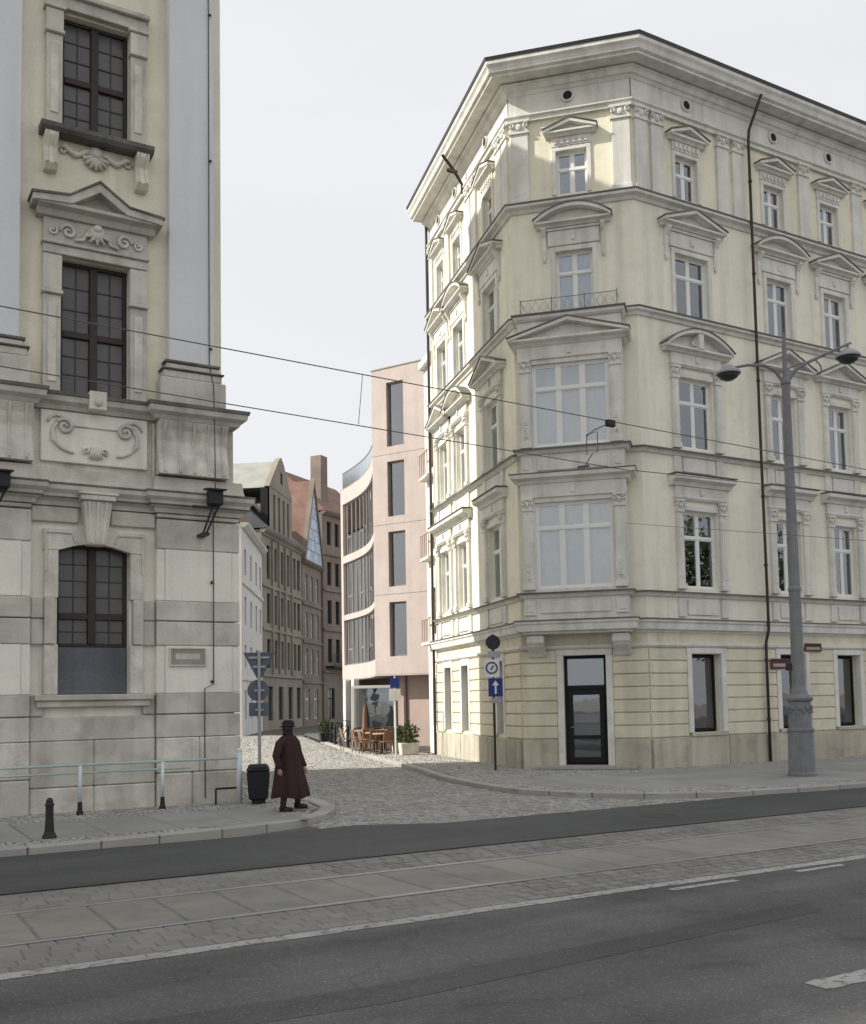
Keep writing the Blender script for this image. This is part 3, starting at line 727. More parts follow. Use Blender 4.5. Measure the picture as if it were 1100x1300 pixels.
    for s_ in (-1, 1):
        b.tube(spiral(c+s_*.56, 7.12, .16, 1.5, s_, 0.4, -.045), [.038]*13+[.028]*6, 6)
        b.tube(arc(c+s_*.36, 6.98, .42*s_, .34, -85, 35, -.04), [.03]*6+[.042]*7, 6)
        b.tube([(c+s_*.56,-.045,7.28),(c+s_*.72,-.05,7.33),(c+s_*.84,-.045,7.26),(c+s_*.86,-.04,7.18)], .028, 5)
        b.tube(spiral(c+s_*.16, 6.70, .07, 1.2, s_, -1.2, -.045), .024, 5)
        b.tube([(c+s_*.72,-.045,6.92),(c+s_*.80,-.045,6.86),(c+s_*.70,-.045,6.80)], .03, 5)
    for k in range(-2, 3): b.tube([(c+k*.03,-.04,6.78),(c+k*.055,-.07,6.55)], [.03,.02], 5)
    b.tube([(c-.42,-.035,7.15),(c+.42,-.035,7.15)], .014, 5)
    F.add('cartouche_scroll', b, MT['stonelt'], smooth=True)
    st('sill_keystone', MT['stonelt'], (c-.16,c+.16,-.27,.05,7.45,7.80))
    F.add('sill_rosette', MB().ball((c,-.26,7.58), .08,.06,.08), MT['stone'])
# thin lightning conductor down the pier
b = MB(); b.tube([(6.30,-.13,20),(6.30,-.13,8.7),(6.33,-.30,8.2),(6.33,-.36,7.4),(6.36,-.30,6.2),(6.36,-.17,5.5),(6.36,-.16,2.30),(6.18,-.17,2.22),(6.18,-.16,1.2),(6.18,-.19,.1)], .011, 5)
for z in (16.0, 12.9, 9.0, 4.3, 2.35): b.ball((6.33,-.15,z), .03)
F.add('lightning_conductor', b, MT['lead'])
# ------------------------------------------------------------------ cream corner building on the right
K = (18.67, 20.76); q2 = math.sqrt(.5)
J = (K[0]-3.42*q2, K[1]+3.42*q2)
ld = Vector((math.sin(R(14.5)), math.cos(R(14.5))))
LL = 8.55; LF0 = (J[0]+ld.x*LL, J[1]+ld.y*LL)
AL = 15.0
CB = root('corner_building', 'cream five storey corner house with chamfered front, grey trim and bay windows', 'building', (K[0], K[1], 0))
FA = Frame(K, (1, 0), CB); FC = Frame(J, (q2, -q2), CB); FL = Frame(LF0, (-ld.x, -ld.y), CB)
OFF = .55; OC = 1.60; OH = 1.40                      # bay window: depth, centre, half width
FO = Frame(FC.pt(0, -OFF), (q2, -q2), CB)
path0 = [LF0, J, K, (K[0]+AL, K[1])]
path1 = [LF0, J, FC.pt(OC-OH), FC.pt(OC-OH, -OFF), FC.pt(OC+OH, -OFF), FC.pt(OC+OH), K, (K[0]+AL, K[1])]
def csw(name, mt, path, prof):
    b = MB().sweep([(x-K[0], y-K[1]) for x, y in path], prof); return obj(name, b.mesh(name, mt), CB)
def bx(fr, name, mt, *boxes, bev=.008):
    for q in boxes: o_ = fr.add(name, MB().box(*q), mt, bev=bev)
    return o_
def capital(fr, x, z, w, h=.30, o=.10):
    b = MB(); b.box(x-w*.62,x+w*.62,-o-.07,.02,z+h*.80,z+h); b.box(x-w*.5,x+w*.5,-o-.02,.02,z,z+h*.80); b.box(x-w*.58,x+w*.58,-o-.04,.02,z-.05,z)
    for s_ in (-1, 1):
        b.tube(spiral(x+s_*w*.42, z+h*.52, h*.26, 1.1, s_, 1.0, -o-.05, 8), h*.09, 4)
    b.ball((x,-o-.03,z+h*.4), w*.18,.06,h*.30, 6, 4)
    fr.add('capital', b, MT['trim'])
def pilaster(fr, x, z0, z1, w=.24, o=.09, cap=True, panel=True):
    bx(fr, 'pilaster', MT['trim'], (x-w/2,x+w/2,-o,.02,z0+.16,z1-(.30 if cap else 0)), (x-w/2-.03,x+w/2+.03,-o-.03,.02,z0,z0+.155))
    if panel: bx(fr, 'pilaster_panel', MT['trim'], (x-w/2+.05,x+w/2-.05,-o-.015,-o+.01,z0+.30,z1-.5))
    if cap: capital(fr, x, z1-.30, w, .30, o)
def pediment(fr, x, hw, z0, h, o, kind, orn=False):
    b = MB(); b.yz([(.02,z0-.02),(-o*.45,z0-.02),(-o*.6,z0+.03),(-o,z0+.06),(-o,z0+.11),(.02,z0+.115)], x-hw+.03, x+hw-.03)
    t = .10
    if kind == 'tri':
        outer = [(x-hw,z0+.15),(x,z0+h),(x+hw,z0+.15)]; inner = [(x-hw,z0+.15-t*.8),(x,z0+h-t),(x+hw,z0+.15-t*.8)]
    else:
        n = 12; outer = [(x-hw+2*hw*i/n, z0+.15+(h-.15)*(math.sin(math.pi*i/n)**.8 if 0 < i < n else 0)) for i in range(n+1)]
        inner = [(px_, max(z0+.07, pz-t)) for px_, pz in outer]
    b.strip(outer, inner, -o-.03, .02)
    po = fr.add('pediment', b, MT['trim'])
    b = MB(); b.strip([(a-(.03 if i == 0 else -.03 if i == len(outer)-1 else 0), c+.03) for i,(a,c) in enumerate(outer)], [(a-(.03 if i == 0 else -.03 if i == len(outer)-1 else 0), c+.002) for i,(a,c) in enumerate(outer)], -o-.06, .02)
    obj('lead_cover', b.mesh('lead_cover', MT['trimdark']), po)
    b = MB(); b.xz([(x-hw+.15,z0+.115)]+[(a,c-.01) for a,c in inner[1:-1]]+[(x+hw-.15,z0+.115)], -.05, .02); fr.add('tympanum', b, MT['trim'])
    if orn:
        b = MB(); b.box(x-.09,x+.09,-o-.02,.0,z0+.12,z0+h-.12); b.tube(spiral(x+.16,z0+h*.45,.10,1.2,1,1.5,-o*.6),.03,5); b.tube(spiral(x-.16,z0+h*.45,.10,1.2,-1,1.5,-o*.6),.03,5)
        fr.add('pediment_ornament', b, MT['trim'])
def surround(fr, x, w, z0, z1, t=.13, o=.05):
    bx(fr, 'window_surround', MT['trim'], (x-w/2-t,x-w/2+.007,-o,.06,z0,z1), (x+w/2-.007,x+w/2+t,-o,.06,z0,z1), (x-w/2-t,x+w/2+t,-o,.06,z1-.006,z1+t))
CUR = [None, ('curtain',0,1), ('blind',.35,1), None, ('curtain',0,.55), None, ('curtain',0,1), None, ('blind',.6,1)]
_ci = [0]
def nextcur():
    _ci[0] += 1; return CUR[_ci[0] % len(CUR)]
def f1(fr, x, w):
    z0, z1 = 4.86, 7.02; fr.holes.append((x-w/2,x+w/2,z0,z1))
    add_window(fr, x, z0, w, z1-z0, curtain=nextcur())
    for s_ in (-1,1): pilaster(fr, x+s_*(w/2+.17), 4.82, 7.30, .23)
    bx(fr, 'lintel', MT['trim'], (x-w/2-.03,x+w/2+.03,-.05,.06,7.022,7.16))
    bx(fr, 'frieze', MT['trim'], (x-w/2-.32,x+w/2+.32,-.09,.02,7.302,7.68), (x-w/2-.34,x+w/2+.34,-.12,.02,7.34,7.40))
    bx(fr, 'frieze_boss', MT['trim'], (x-.05,x+.05,-.14,.0,7.45,7.62))
    hw = w/2+.50
    fr.add('hood_cornice', MB().yz([(.02,7.682),(-.13,7.682),(-.17,7.78),(-.33,7.84),(-.34,7.94),(.02,7.96)], x-hw, x+hw), MT['trim'])
    bx(fr, 'hood_cover', MT['trimdark'], (x-hw-.03,x+hw+.03,-.365,.02,7.962,7.99), bev=0)
def f2(fr, x, w, kind, orn=False):
    z0, z1 = 8.78, 10.78; fr.holes.append((x-w/2,x+w/2,z0,z1))
    add_window(fr, x, z0, w, z1-z0, curtain=nextcur())
    for s_ in (-1,1): pilaster(fr, x+s_*(w/2+.17), 8.74, 11.06, .23)
    bx(fr, 'lintel', MT['trim'], (x-w/2-.03,x+w/2+.03,-.05,.06,10.782,10.92))
    bx(fr, 'frieze', MT['trim'], (x-w/2-.32,x+w/2+.32,-.09,.02,11.062,11.44), (x-w/2-.34,x+w/2+.34,-.12,.02,11.10,11.16))
    bx(fr, 'frieze_boss', MT['trim'], (x-.05,x+.05,-.14,.0,11.22,11.40))
    pediment(fr, x, w/2+.62, 11.46, .66, .30, kind, orn)
    # apron panels below
    bx(fr, 'apron_panel', MT['trim'], (x-w/2+.05,x+w/2-.05,-.05,.02,8.10,8.50)); bx(fr, 'apron_block', MT['trim'], (x-w/2-.30,x-w/2-.03,-.06,.02,8.05,8.52), (x+w/2+.03,x+w/2+.30,-.06,.02,8.05,8.52))
def f3(fr, x, w, kind):
    z0, z1 = 12.58, 14.34; fr.holes.append((x-w/2,x+w/2,z0,z1))
    add_window(fr, x, z0, w, z1-z0, curtain=nextcur())
    surround(fr, x, w, 12.57, z1)
    bx(fr, 'frieze', MT['trim'], (x-w/2-.20,x+w/2+.20,-.06,.02,14.50,14.92), (x-w/2-.24,x+w/2+.24,-.10,.02,14.93,15.0))
    bx(fr, 'frieze_boss', MT['trim'], (x-.05,x+.05,-.10,.0,14.62,14.80))
    for s_ in (-1,1):
        xx = x+s_*(w/2+.30)
        fr.add('side_console', MB().yz([(.02,14.2),(-.04,14.2),(-.07,14.4),(-.08,14.75),(-.22,14.95),(-.22,15.0),(.02,15.0)], xx-.06, xx+.06), MT['trim'])
        fr.add('console_drop', MB().ball((xx,-.05,14.14), .05,.05,.09, 6, 4), MT['trim'])
    pediment(fr, x, w/2+.55, 15.03, .56, .28, kind)
def f4(fr, x, w=.86):
    z0, z1 = 15.98, 17.24; fr.holes.append((x-w/2,x+w/2,z0,z1))
    add_window(fr, x, z0, w, z1-z0, curtain=nextcur(), trans=.60)
    surround(fr, x, w, 15.97, z1, .11, .04)
    b = MB(); b.box(x-w/2-.12,x+w/2+.12,-.05,.02,17.36,17.62)
    for k in range(6): b.box(x-w/2+.02+k*(w-.04)/5-.045, x-w/2+.02+k*(w-.04)/5+.045, -.09,-.04,17.42,17.56)
    fr.add('dentil_frieze', b, MT['trim'])
    pediment(fr, x, w/2+.30, 17.64, .42, .22, 'tri')
def p4(fr, x, w=.44):
    bx(fr, 'pilaster', MT['trim'], (x-w/2,x+w/2,-.08,.02,15.86,17.93), (x-w/2-.03,x+w/2+.03,-.10,.02,15.84,16.0)); capital(fr, x, 17.93, w, .34, .08)
def vent(fr, x):
    b = MB(); b.tube([(x+.16*math.cos(a_*math.pi/8),-.06,18.80+.16*math.sin(a_*math.pi/8)) for a_ in range(17)], .035, 5); fr.add('vent_ring', b, MT['trim'])
    b = MB(); b.xz([(x+.13*math.cos(a_*math.pi/8),18.80+.13*math.sin(a_*math.pi/8)) for a_ in range(16)], -.05, .0); fr.add('round_vent', b, MT['dark'])
# --- facade A
for (x, w, k3, k2, orn) in ((2.06,1.28,'tri','seg',True),(5.62,1.06,'seg','tri',False),(8.12,1.02,'tri','tri',False),(10.62,1.06,'seg','seg',True),(13.1,1.06,'tri','tri',False)):
    f1(FA, x, w); f2(FA, x, w, k2, orn); f3(FA, x, w, k3); f4(FA, x-.06); vent(FA, x)
for x in (.30, .88, 3.42, 4.05, 6.88, 9.38, 11.9, 14.4): p4(FA, x)
# --- facade L (side street)
for (t, w, k3, k2) in ((1.95,1.25,'tri','tri'),(5.15,1.1,'seg','seg'),(7.15,1.1,'tri','tri')):
    x = LL-t; f1(FL, x, w); f2(FL, x, w, k2); f3(FL, x, w, k3); f4(FL, x); vent(FL, x)
for t in (.28, .8, 3.2, 3.75, 6.15, 8.25): p4(FL, LL-t)
# --- chamfer
f3(FC, 1.75, 1.04, 'seg'); f4(FC, 1.75, .88); vent(FC, 1.70)
p4(FC, .30, .50); p4(FC, 3.14, .50)
# ground floor openings
gA = [(1.50, 2.62, .90, 3.05), (4.98, 6.05, .90, 3.05), (7.45, 8.5, .90, 3.05), (10.1, 11.2, .90, 3.05), (12.6, 13.7, .9, 3.05)]
FA.holes += gA
gL = [(LL-1.95, LL-1.40, .90, 3.0), (LL-5.45, LL-4.72, .90, 3.0), (LL-7.40, LL-6.62, .90, 3.0)]
FL.holes += gL
gC = [(1.14, 2.30, .10, 3.05)]; FC.holes += gC
# walls
for fr, L_ in ((FA, AL), (FC, 3.42), (FL, LL)):
    fr.add('ground_floor_wall', MB().wall(0, L_, 0, 4.0, fr.holes, 0, .3), MT['ochre'])
    fr.add('wall', MB().wall(0, L_, 4.0, 15.80, fr.holes), MT['cream'])
    fr.add('upper_wall', MB().wall(0, L_, 15.80, 18.30, fr.holes), MT['paleyellow'])
    fr.add('top_frieze', MB().wall(0, L_, 18.30, 19.6, [], -.03), MT['trim'])
def inset(d_):
    n = [Vector((FL.inn.x, FL.inn.y)), Vector((FC.inn.x, FC.inn.y)), Vector((FA.inn.x, FA.inn.y))]
    def mit(P, a, b_): m_ = (a+b_)/(1+a.dot(b_)); return (P[0]+m_.x*d_, P[1]+m_.y*d_)
    return [(LF0[0]+n[0].x*d_, LF0[1]+n[0].y*d_), mit(J, n[0], n[1]), mit(K, n[1], n[2]), (K[0]+AL, K[1]+d_)]
core = inset(.75); loc = lambda P: [(x-K[0], y-K[1]) for x, y in P]
b = MB().xy(loc(core+[(K[0]+AL, K[1]+13)]+[(LF0[0]+9, LF0[1]+3)]), .1, 19.4); obj('interior_core', b.mesh('interior_core', MT['dark']), CB)
b = MB(); b._add([(LF0[0]-K[0],LF0[1]-K[1],0),(LF0[0]-K[0]+13,LF0[1]-K[1]-3,0),(LF0[0]-K[0]+13,LF0[1]-K[1]-3,19.6),(LF0[0]-K[0],LF0[1]-K[1],19.6)], [(0,1,2,3)]); obj('rear_wall', b.mesh('rear_wall', MT['cream']), CB)
b = MB(); b.box(AL-.02,AL,0.02,13,0,19.6); FA.add('end_wall', b, MT['cream'])
# wrap-round mouldings
csw('ground_string', MT['trim'], path0, [(-.05,3.22),(.05,3.22),(.10,3.27),(.10,3.33),(-.05,3.36)])
csw('first_cornice', MT['trim'], path1, [(-.1,3.62),(.04,3.62),(.06,3.68),(.18,3.70),(.20,3.86),(.24,3.90),(.24,3.96),(-.1,3.98)])
csw('first_cornice_lead', MT['trimdark'], path1, [(-.1,3.982),(.27,3.962),(.27,3.99),(-.1,4.03)])
csw('first_ledge', MT['trim'], path1, [(-.1,4.60),(.06,4.60),(.10,4.66),(.15,4.69),(-.1,4.70)])
csw('first_ledge_lead', MT['trimdark'], path1, [(-.1,4.702),(.17,4.692),(.18,4.735),(-.1,4.77)])
csw('second_ledge', MT['trim'], path1, [(-.1,8.52),(.06,8.52),(.10,8.58),(.15,8.61),(-.1,8.62)])
csw('second_ledge_lead', MT['trimdark'], path1, [(-.1,8.622),(.18,8.612),(.19,8.66),(-.1,8.70)])
csw('third_ledge', MT['trim'], path0, [(-.1,12.30),(.05,12.30),(.08,12.38),(.16,12.42),(.17,12.48),(-.1,12.49)])
csw('third_ledge_lead', MT['trimdark'], path0, [(-.1,12.492),(.19,12.482),(.20,12.52),(-.1,12.56)])
csw('fourth_ledge', MT['trim'], path0, [(-.1,15.56),(.05,15.56),(.09,15.64),(.20,15.70),(.21,15.77),(-.1,15.78)])
csw('fourth_ledge_lead', MT['trimdark'], path0, [(-.1,15.782),(.23,15.772),(.24,15.81),(-.1,15.85)])
csw('architrave', MT['trim'], path0, [(-.05,18.22),(.10,18.22),(.10,18.32),(.16,18.36),(.16,18.40),(-.05,18.43)])
csw('bed_moulding', MT['trim'], path0, [(-.05,19.02),(.05,19.02),(.10,19.10),(.16,19.12),(.20,19.24),(.28,19.28),(-.05,19.30)])
csw('eaves_cornice', MT['trim'], path0, [(-.1,19.30),(.62,19.34),(.62,19.40),(.70,19.44),(.74,19.56),(.80,19.64),(.80,19.74),(-.1,19.76)])
csw('gutter', MT['roof'], path0, [(-.1,19.762),(.81,19.742),(.86,19.82),(.80,19.86),(-.1,19.88)])
b = MB(); P_ = loc(path0)+[(AL,12)]+[(LF0[0]-K[0]+9, LF0[1]-K[1]+2)]
b.xy(P_, 19.80, 19.90)
k_ = len(b.v); rp2 = [(x*.6+4, y*.6+3.2) for x, y in P_]
b._add([(x,y,19.9) for x,y in P_]+[(x,y,21.0) for x,y in rp2], [(i,(i+1)%6,6+(i+1)%6,6+i) for i in range(6)]+[(6,7,8,9,10,11)])
obj('roof', b.mesh('roof', MT['roof']), CB)
# apron panels under the first-floor windows
for fr, xs in ((FA, [(2.06,1.28),(5.62,1.06),(8.12,1.02),(10.62,1.06),(13.1,1.06)]), (FL, [(LL-1.95,1.25),(LL-5.15,1.1),(LL-7.15,1.1)])):
    for (x, w) in xs:
        bx(fr, 'apron_panel', MT['trim'], (x-w/2+.05,x+w/2-.05,-.045,.02,4.12,4.52)); bx(fr, 'apron_block', MT['trim'], (x-w/2-.30,x-w/2-.03,-.06,.02,4.06,4.58), (x+w/2+.03,x+w/2+.30,-.06,.02,4.06,4.58))
# ground floor windows, door, banded render, plinth
gcur = [('curtain',.05,.52), ('blind',.0,.58), ('blind',.02,.55), None, ('curtain',0,.5)]
for (h, cu) in zip(gA, gcur):
    x = (h[0]+h[1])/2; w = h[1]-h[0]
    add_window(FA, x, .93, w, 2.10, cols=1, trans=None, mt=MT['doorframe'], setback=.22, curtain=cu, frw=.05)
    bx(FA, 'window_surround', MT['trim'], (h[1]-.007,h[1]+.17,-.075,.1,.90,3.05), (h[0]-.17,h[0]+.007,-.075,.1,.90,3.05), (h[0]-.17,h[1]+.17,-.075,.1,3.052,3.21)); bx(FA, 'window_sill', MT['plinth'], (h[0]-.1,h[1]+.1,-.12,.15,.80,.895))
for h in gL:
    x = (h[0]+h[1])/2; w = h[1]-h[0]
    add_window(FL, x, .92, w, 2.06, cols=1, trans=None, mt=MT['greyframe'], setback=.15, curtain=('blind',0,1) if x < LL-2 else None, frw=.05)
    bx(FL, 'window_surround', MT['trim'], (h[1]-.007,h[1]+.14,-.075,.1,.90,3.0), (h[0]-.14,h[0]+.007,-.075,.1,.90,3.0), (h[0]-.14,h[1]+.14,-.075,.1,3.002,3.21))
# entrance door on the chamfer
dx0, dx1 = gC[0][0], gC[0][1]; dw = dx1-dx0
b = MB(); b.box(-dw/2,-dw/2+.09,0,.09,0,2.93); b.box(dw/2-.09,dw/2,0,.09,0,2.93); b.box(-dw/2+.09,dw/2-.09,0,.09,2.85,2.93); b.box(-dw/2+.09,dw/2-.09,-.01,.09,2.02,2.13)
dr = FC.put('door', b.mesh('door', MT['doorframe'], bev=.006), (dx0+dx1)/2, .16, .11)
b = MB(); a = dw/2-.092; b.box(-a,-a+.13,-.02,.05,.02,2.015); b.box(a-.13,a,-.02,.05,.02,2.015); b.box(-a+.13,a-.13,-.02,.05,.02,.19); b.box(-a+.13,a-.13,-.02,.05,1.87,2.015); b.box(-a+.13,a-.13,-.02,.05,.68,.78)
obj('door_leaf', b.mesh('door_leaf', MT['doorframe'], bev=.006), dr)
for (z0, z1, xx) in ((.19,.68,a-.13),(.78,1.87,a-.13),(2.13,2.85,dw/2-.09)):
    obj('pane', MB().box(-xx,xx,.008,.018,z0,z1).mesh('pane', MT['glass']), dr)
obj('door_blind', MB().box(-a+.15,a-.15,.10,.11,1.12,1.35).mesh('door_blind', MT['blind']), dr)
obj('door_blind', MB().box(-a+.15,a-.15,.10,.11,.2,1.05).mesh('door_blind', MT['greyframe']), dr)
obj('door_blind', MB().box(-dw/2+.1,dw/2-.1,.10,.11,2.15,2.84).mesh('door_blind', MT['greyframe']), dr)
obj('door_handle', MB().tube([(-a+.07,-.02,1.0),(-a+.07,-.07,1.0),(-a+.16,-.07,1.0)], .012, 6).mesh('door_handle', MT['galv']), dr)
bx(FC, 'door_surround', MT['trim'], (dx0-.17,dx0+.007,-.09,.1,.02,3.05), (dx1-.007,dx1+.17,-.09,.1,.02,3.05), (dx0-.17,dx1+.17,-.09,.1,3.052,3.21))
bx(FC, 'door_step', MT['kerb'], (dx0-.75,dx1+.75,-.42,.1,.0,.10), bev=.015)
def bands(fr, L_, opens, pad=.17):
    segs = [0.0]
    for h in sorted(opens): segs += [h[0]-pad, h[1]+pad]
    segs += [L_]
    for i in range(0, len(segs), 2):
        a, c = segs[i]+.004, segs[i+1]-.004
        if c-a < .1: continue
        z = .80
        for k in range(7):
            fr.add('rustic_band', MB().box(a,c,-.055,.02,z+.016,z+.343-.016), MT['ochre'], bev=.014); z += .343
        n = max(1, round((c-a)/.95)); w_ = (c-a)/n
        for k in range(n): fr.add('plinth_slab', MB().box(a+w_*k+.003,a+w_*(k+1)-.003,-.10,.02,-.08,.79), MT['plinth'], bev=.006)
    if fr is not FC:
        for h in opens: fr.add('plinth_slab', MB().box(h[0]-pad+.0,h[1]+pad-.0,-.085,.02,-.08,.795), MT['plinth'], bev=.006)
bands(FA, AL, gA); bands(FC, 3.42, gC); bands(FL, LL, gL, .14)
# --- bay window (two storeys) with consoles below and balcony above
x0, x1 = OC-OH, OC+OH; ow = 1.04
oh = [(OC-ow, OC+ow, 4.84, 7.20), (OC-ow, OC+ow, 8.72, 11.02)]
FO.add('bay_wall', MB().wall(x0, x1, 3.98, 12.40, oh, 0, .2), MT['trim'])
b = MB(); b.box(x0,x0+.02,.004,OFF+.1,3.98,12.40); b.box(x1-.02,x1,.004,OFF+.1,3.98,12.40); FO.add('bay_side_wall', b, MT['trim'])
bx(FO, 'bay_soffit', MT['trim'], (x0+.03,x1-.03,.05,OFF+.05,3.72,3.98), bev=0)
for k, (a, c, z0, z1) in enumerate(oh):
    add_window(FO, OC, z0, 2*ow, z1-z0, cols=3, trans=.70, gl=MT['glassb'], setback=.10, curtain=('curtain',0,.97 if k == 0 else .66), frw=.07, tilt=.006)
    zt = z1
    for s_ in (-1, 1):
        xx = OC+s_*(ow+.19)
        pilaster(FO, xx, z0-.02, zt+.12, .27, .07)
        b = MB()
        for j in range(4): b.tube(spiral(xx, z0+.25+.14*j, .07, 1, s_*(1 if j % 2 else -1), j, -.09, 8), .016, 4)
        FO.add('carved_panel', b, MT['trim'])
    bx(FO, 'frieze', MT['trim'], (x0-.02,x1+.02,-.05,.02,zt+.125,zt+.50)); bx(FO, 'frieze_boss', MT['trim'], (OC-.06,OC+.06,-.09,.0,zt+.22,zt+.40))
    for s_ in (-1, 1):
        bx(FO, 'apron_block', MT['trim'], (OC+s_*(ow+.19)-.16,OC+s_*(ow+.19)+.16,-.05,.02,z0-.74+.03,z0-.30)); bx(FO, 'apron_block_panel', MT['trim'], (OC+s_*(ow+.19)-.09,OC+s_*(ow+.19)+.09,-.07,-.04,z0-.62,z0-.40))
    bx(FO, 'apron_panel', MT['trim'], (OC-ow+.10,OC+ow-.10,-.035,.02,z0-.66,z0-.34))
op = [FC.pt(x0), FC.pt(x0,-OFF), FC.pt(x1,-OFF), FC.pt(x1)]
csw('bay_hood', MT['trim'], op, [(-.02,7.70),(.08,7.70),(.12,7.78),(.26,7.84),(.28,7.94),(-.02,7.96)])
csw('bay_hood_lead', MT['trimdark'], op, [(-.02,7.962),(.29,7.942),(.30,7.97),(-.02,8.03)])
csw('bay_cornice', MT['trim'], op, [(-.02,11.50),(.08,11.50),(.12,11.56),(.24,11.60),(.26,11.68),(-.02,11.69)])
pediment(FO, OC, OH+.24, 11.56, .62, .27, 'tri')
csw('balcony_slab', MT['trim'], op, [(-.02,12.22),(.04,12.22),(.10,12.28),(.12,12.36),(-.02,12.37)])
csw('balcony_slab_lead', MT['trimdark'], op, [(-.02,12.372),(.15,12.365),(.16,12.41),(-.02,12.43)])
bx(FO, 'balcony_floor', MT['trimdark'], (x0+.02,x1-.02,.02,OFF,12.38,12.42), bev=0)
b = MB(); y_ = .08; zr = 12.86
rp3 = [(x0+.08,OFF-.02,zr),(x0+.08,y_,zr),(x1-.08,y_,zr),(x1-.08,OFF-.02,zr)]
b.tube(rp3[:2], .011, 5); b.tube(rp3[1:3], .011, 5); b.tube(rp3[2:], .011, 5)
for xx in (x0+.08, OC-.45, OC+.45, x1-.08): b.tube([(xx,y_,12.42),(xx,y_,zr+.06)], .012, 5)
FO.add('balcony_railing', b, MT['greyframe'])
b = MB(); n = 6
for i in range(n):
    a = x0+.08+(x1-x0-.16)*i/n; c = x0+.08+(x1-x0-.16)*(i+1)/n; mid = (a+c)/2
    b.tube([(a,y_,12.46),(mid,y_,zr-.03),(c,y_,12.46)], .005, 4); b.tube([(a,y_,zr-.03),(mid,y_,12.46),(c,y_,zr-.03)], .005, 4)
b.tube([(x0+.08,y_,12.46),(x1-.08,y_,12.46)], .012, 4)
FO.add('railing_scrolls', b, MT['greyframe'])
for xx in (OC-1.13, OC+1.15):
    prof = [(OFF+.02,2.98),(OFF-.12,3.02),(.28,3.16),(.10,3.30),(.04,3.46),(.04,3.60),(OFF+.02,3.60)]
    FO.add('bay_console', MB().yz(prof, xx-.22, xx+.22), MT['trim'], bev=.02)
    FO.add('console_scroll', MB().tube([(xx-.23,.12,3.44),(xx+.23,.12,3.44)], .11, 10).tube([(xx-.235,OFF-.12,3.12),(xx+.235,OFF-.12,3.12)], .08, 10), MT['trim'])
# downpipe
b = MB(); b.tube([(4.36,-.78,19.42),(4.34,-.6,19.1),(4.31,-.30,18.55),(4.30,-.27,18.2),(4.30,-.27,9.0),(4.30,-.285,4.4),(4.30,-.285,3.75),(4.30,-.17,3.4),(4.30,-.16,3.0),(4.30,-.16,.0)], .042, 8)
dp = FA.add('downpipe', b, MT['pipe'], smooth=True)
for z in (17.0, 14.2, 11.0, 7.6, 5.6, 2.9, 1.2): obj('pipe_bracket', MB().lathe([(.06,-.03),(.06,.03)], 10, (4.30,-.16 if z < 3.3 else -.275,z)).mesh('pipe_bracket', MT['pipe']), dp)
b = MB(); x = LL-4.0; b.tube([(x,-.8,19.4),(x,-.4,18.9),(x,-.16,18.5),(x,-.16,18.2)], .05, 8); b.tube([(x-.05,-.62,18.95),(x+.1,-.34,18.82)], .07, 6); FL.add('rain_hopper', b, MT['pipe'])
b = MB(); b.tube([(.10,-.14,19.2),(.10,-.14,0)], .05, 8); FL.add('downpipe', b, MT['pipe'])
# ------------------------------------------------------------------ pink curved building
PK = root('pink_building', 'modern pale pink stone building with concave window ribbon and cantilevered floors', 'building', (20.15, 39.7, 0))
P0 = Vector((20.12, 39.70)); pu = Vector((.47, -.883)).normalized()
FP = Frame(P0, pu, PK)
ph = [(.78, 1.66, 12.96, 15.80), (.78, 1.66, 9.88, 12.30), (.78, 1.66, 6.83, 9.22), (.78, 1.66, 3.82, 6.16)]
FP.add('wall', MB().wall(.0, 5.2, 3.05, 16.45, ph, 0, .22), MT['pink'])
for (a, b_, z0, z1) in ph:
    add_window(FP, (a+b_)/2, z0, b_-a, z1-z0, cols=1, trans=None, mt=MT['greyframe'], gl=MT['glassd'], setback=.16, curtain=('blind',0,1), frw=.04, tilt=.01)
for z in (6.5, 9.55, 12.62):     # thin panel joints
    FP.add('panel_joint', MB().box(.01,5.2,-.004,.01,z-.012,z+.012), MT['greyframe'])
FP.add('parapet_cap', MB().box(-.02,5.2,-.03,.4,16.452,16.50), MT['copper'])
FP.add('soffit', MB().box(.0,5.2,.01,3,3.0,3.05), MT['pink'])
FP.add('ground_floor_wall', MB().box(.3,5.2,.9,1.1,-.2,3.0), MT['pinkdk'])
FP.add('corner_return', MB().box(.0,.02,.02,3.0,12.6,16.45), MT['pink'])
FP.add('roof', MB().box(.03,5.2,.1,6,16.2,16.40), MT['roof'])
# concave wing
pa, pb = P0.copy(), Vector((22.15, 47.4)); ch_ = (pb-pa); nn = Vector((ch_.y, -ch_.x)).normalized()
NS = 12
pts = [pa + ch_*(i/NS) + nn*(.42*math.sin(math.pi*i/NS)) for i in range(NS+1)]
far2near = [tuple(p_-Vector((20.15,39.7))) for p_ in pts[::-1]]
def pband(name, mt, z0, z1, o=0.0, t=.30):
    obj(name, MB().sweep(far2near, [(o,z0),(o,z1),(o-t,z1),(o-t,z0)]).mesh(name, mt), PK)
for (z0, z1) in ((3.05,3.74),(6.02,6.28),(8.92,9.28),(11.95,12.72)): pband('wall_band', MT['pink'], z0, z1)
pband('soffit', MT['pinkdk'], 3.0, 3.045, -.01, 1.6); pband('terrace_floor', MT['copper'], 12.722, 12.75, .01, 2.5); pband('handrail', MT['greyframe'], 13.60, 13.64, -.10, .05)
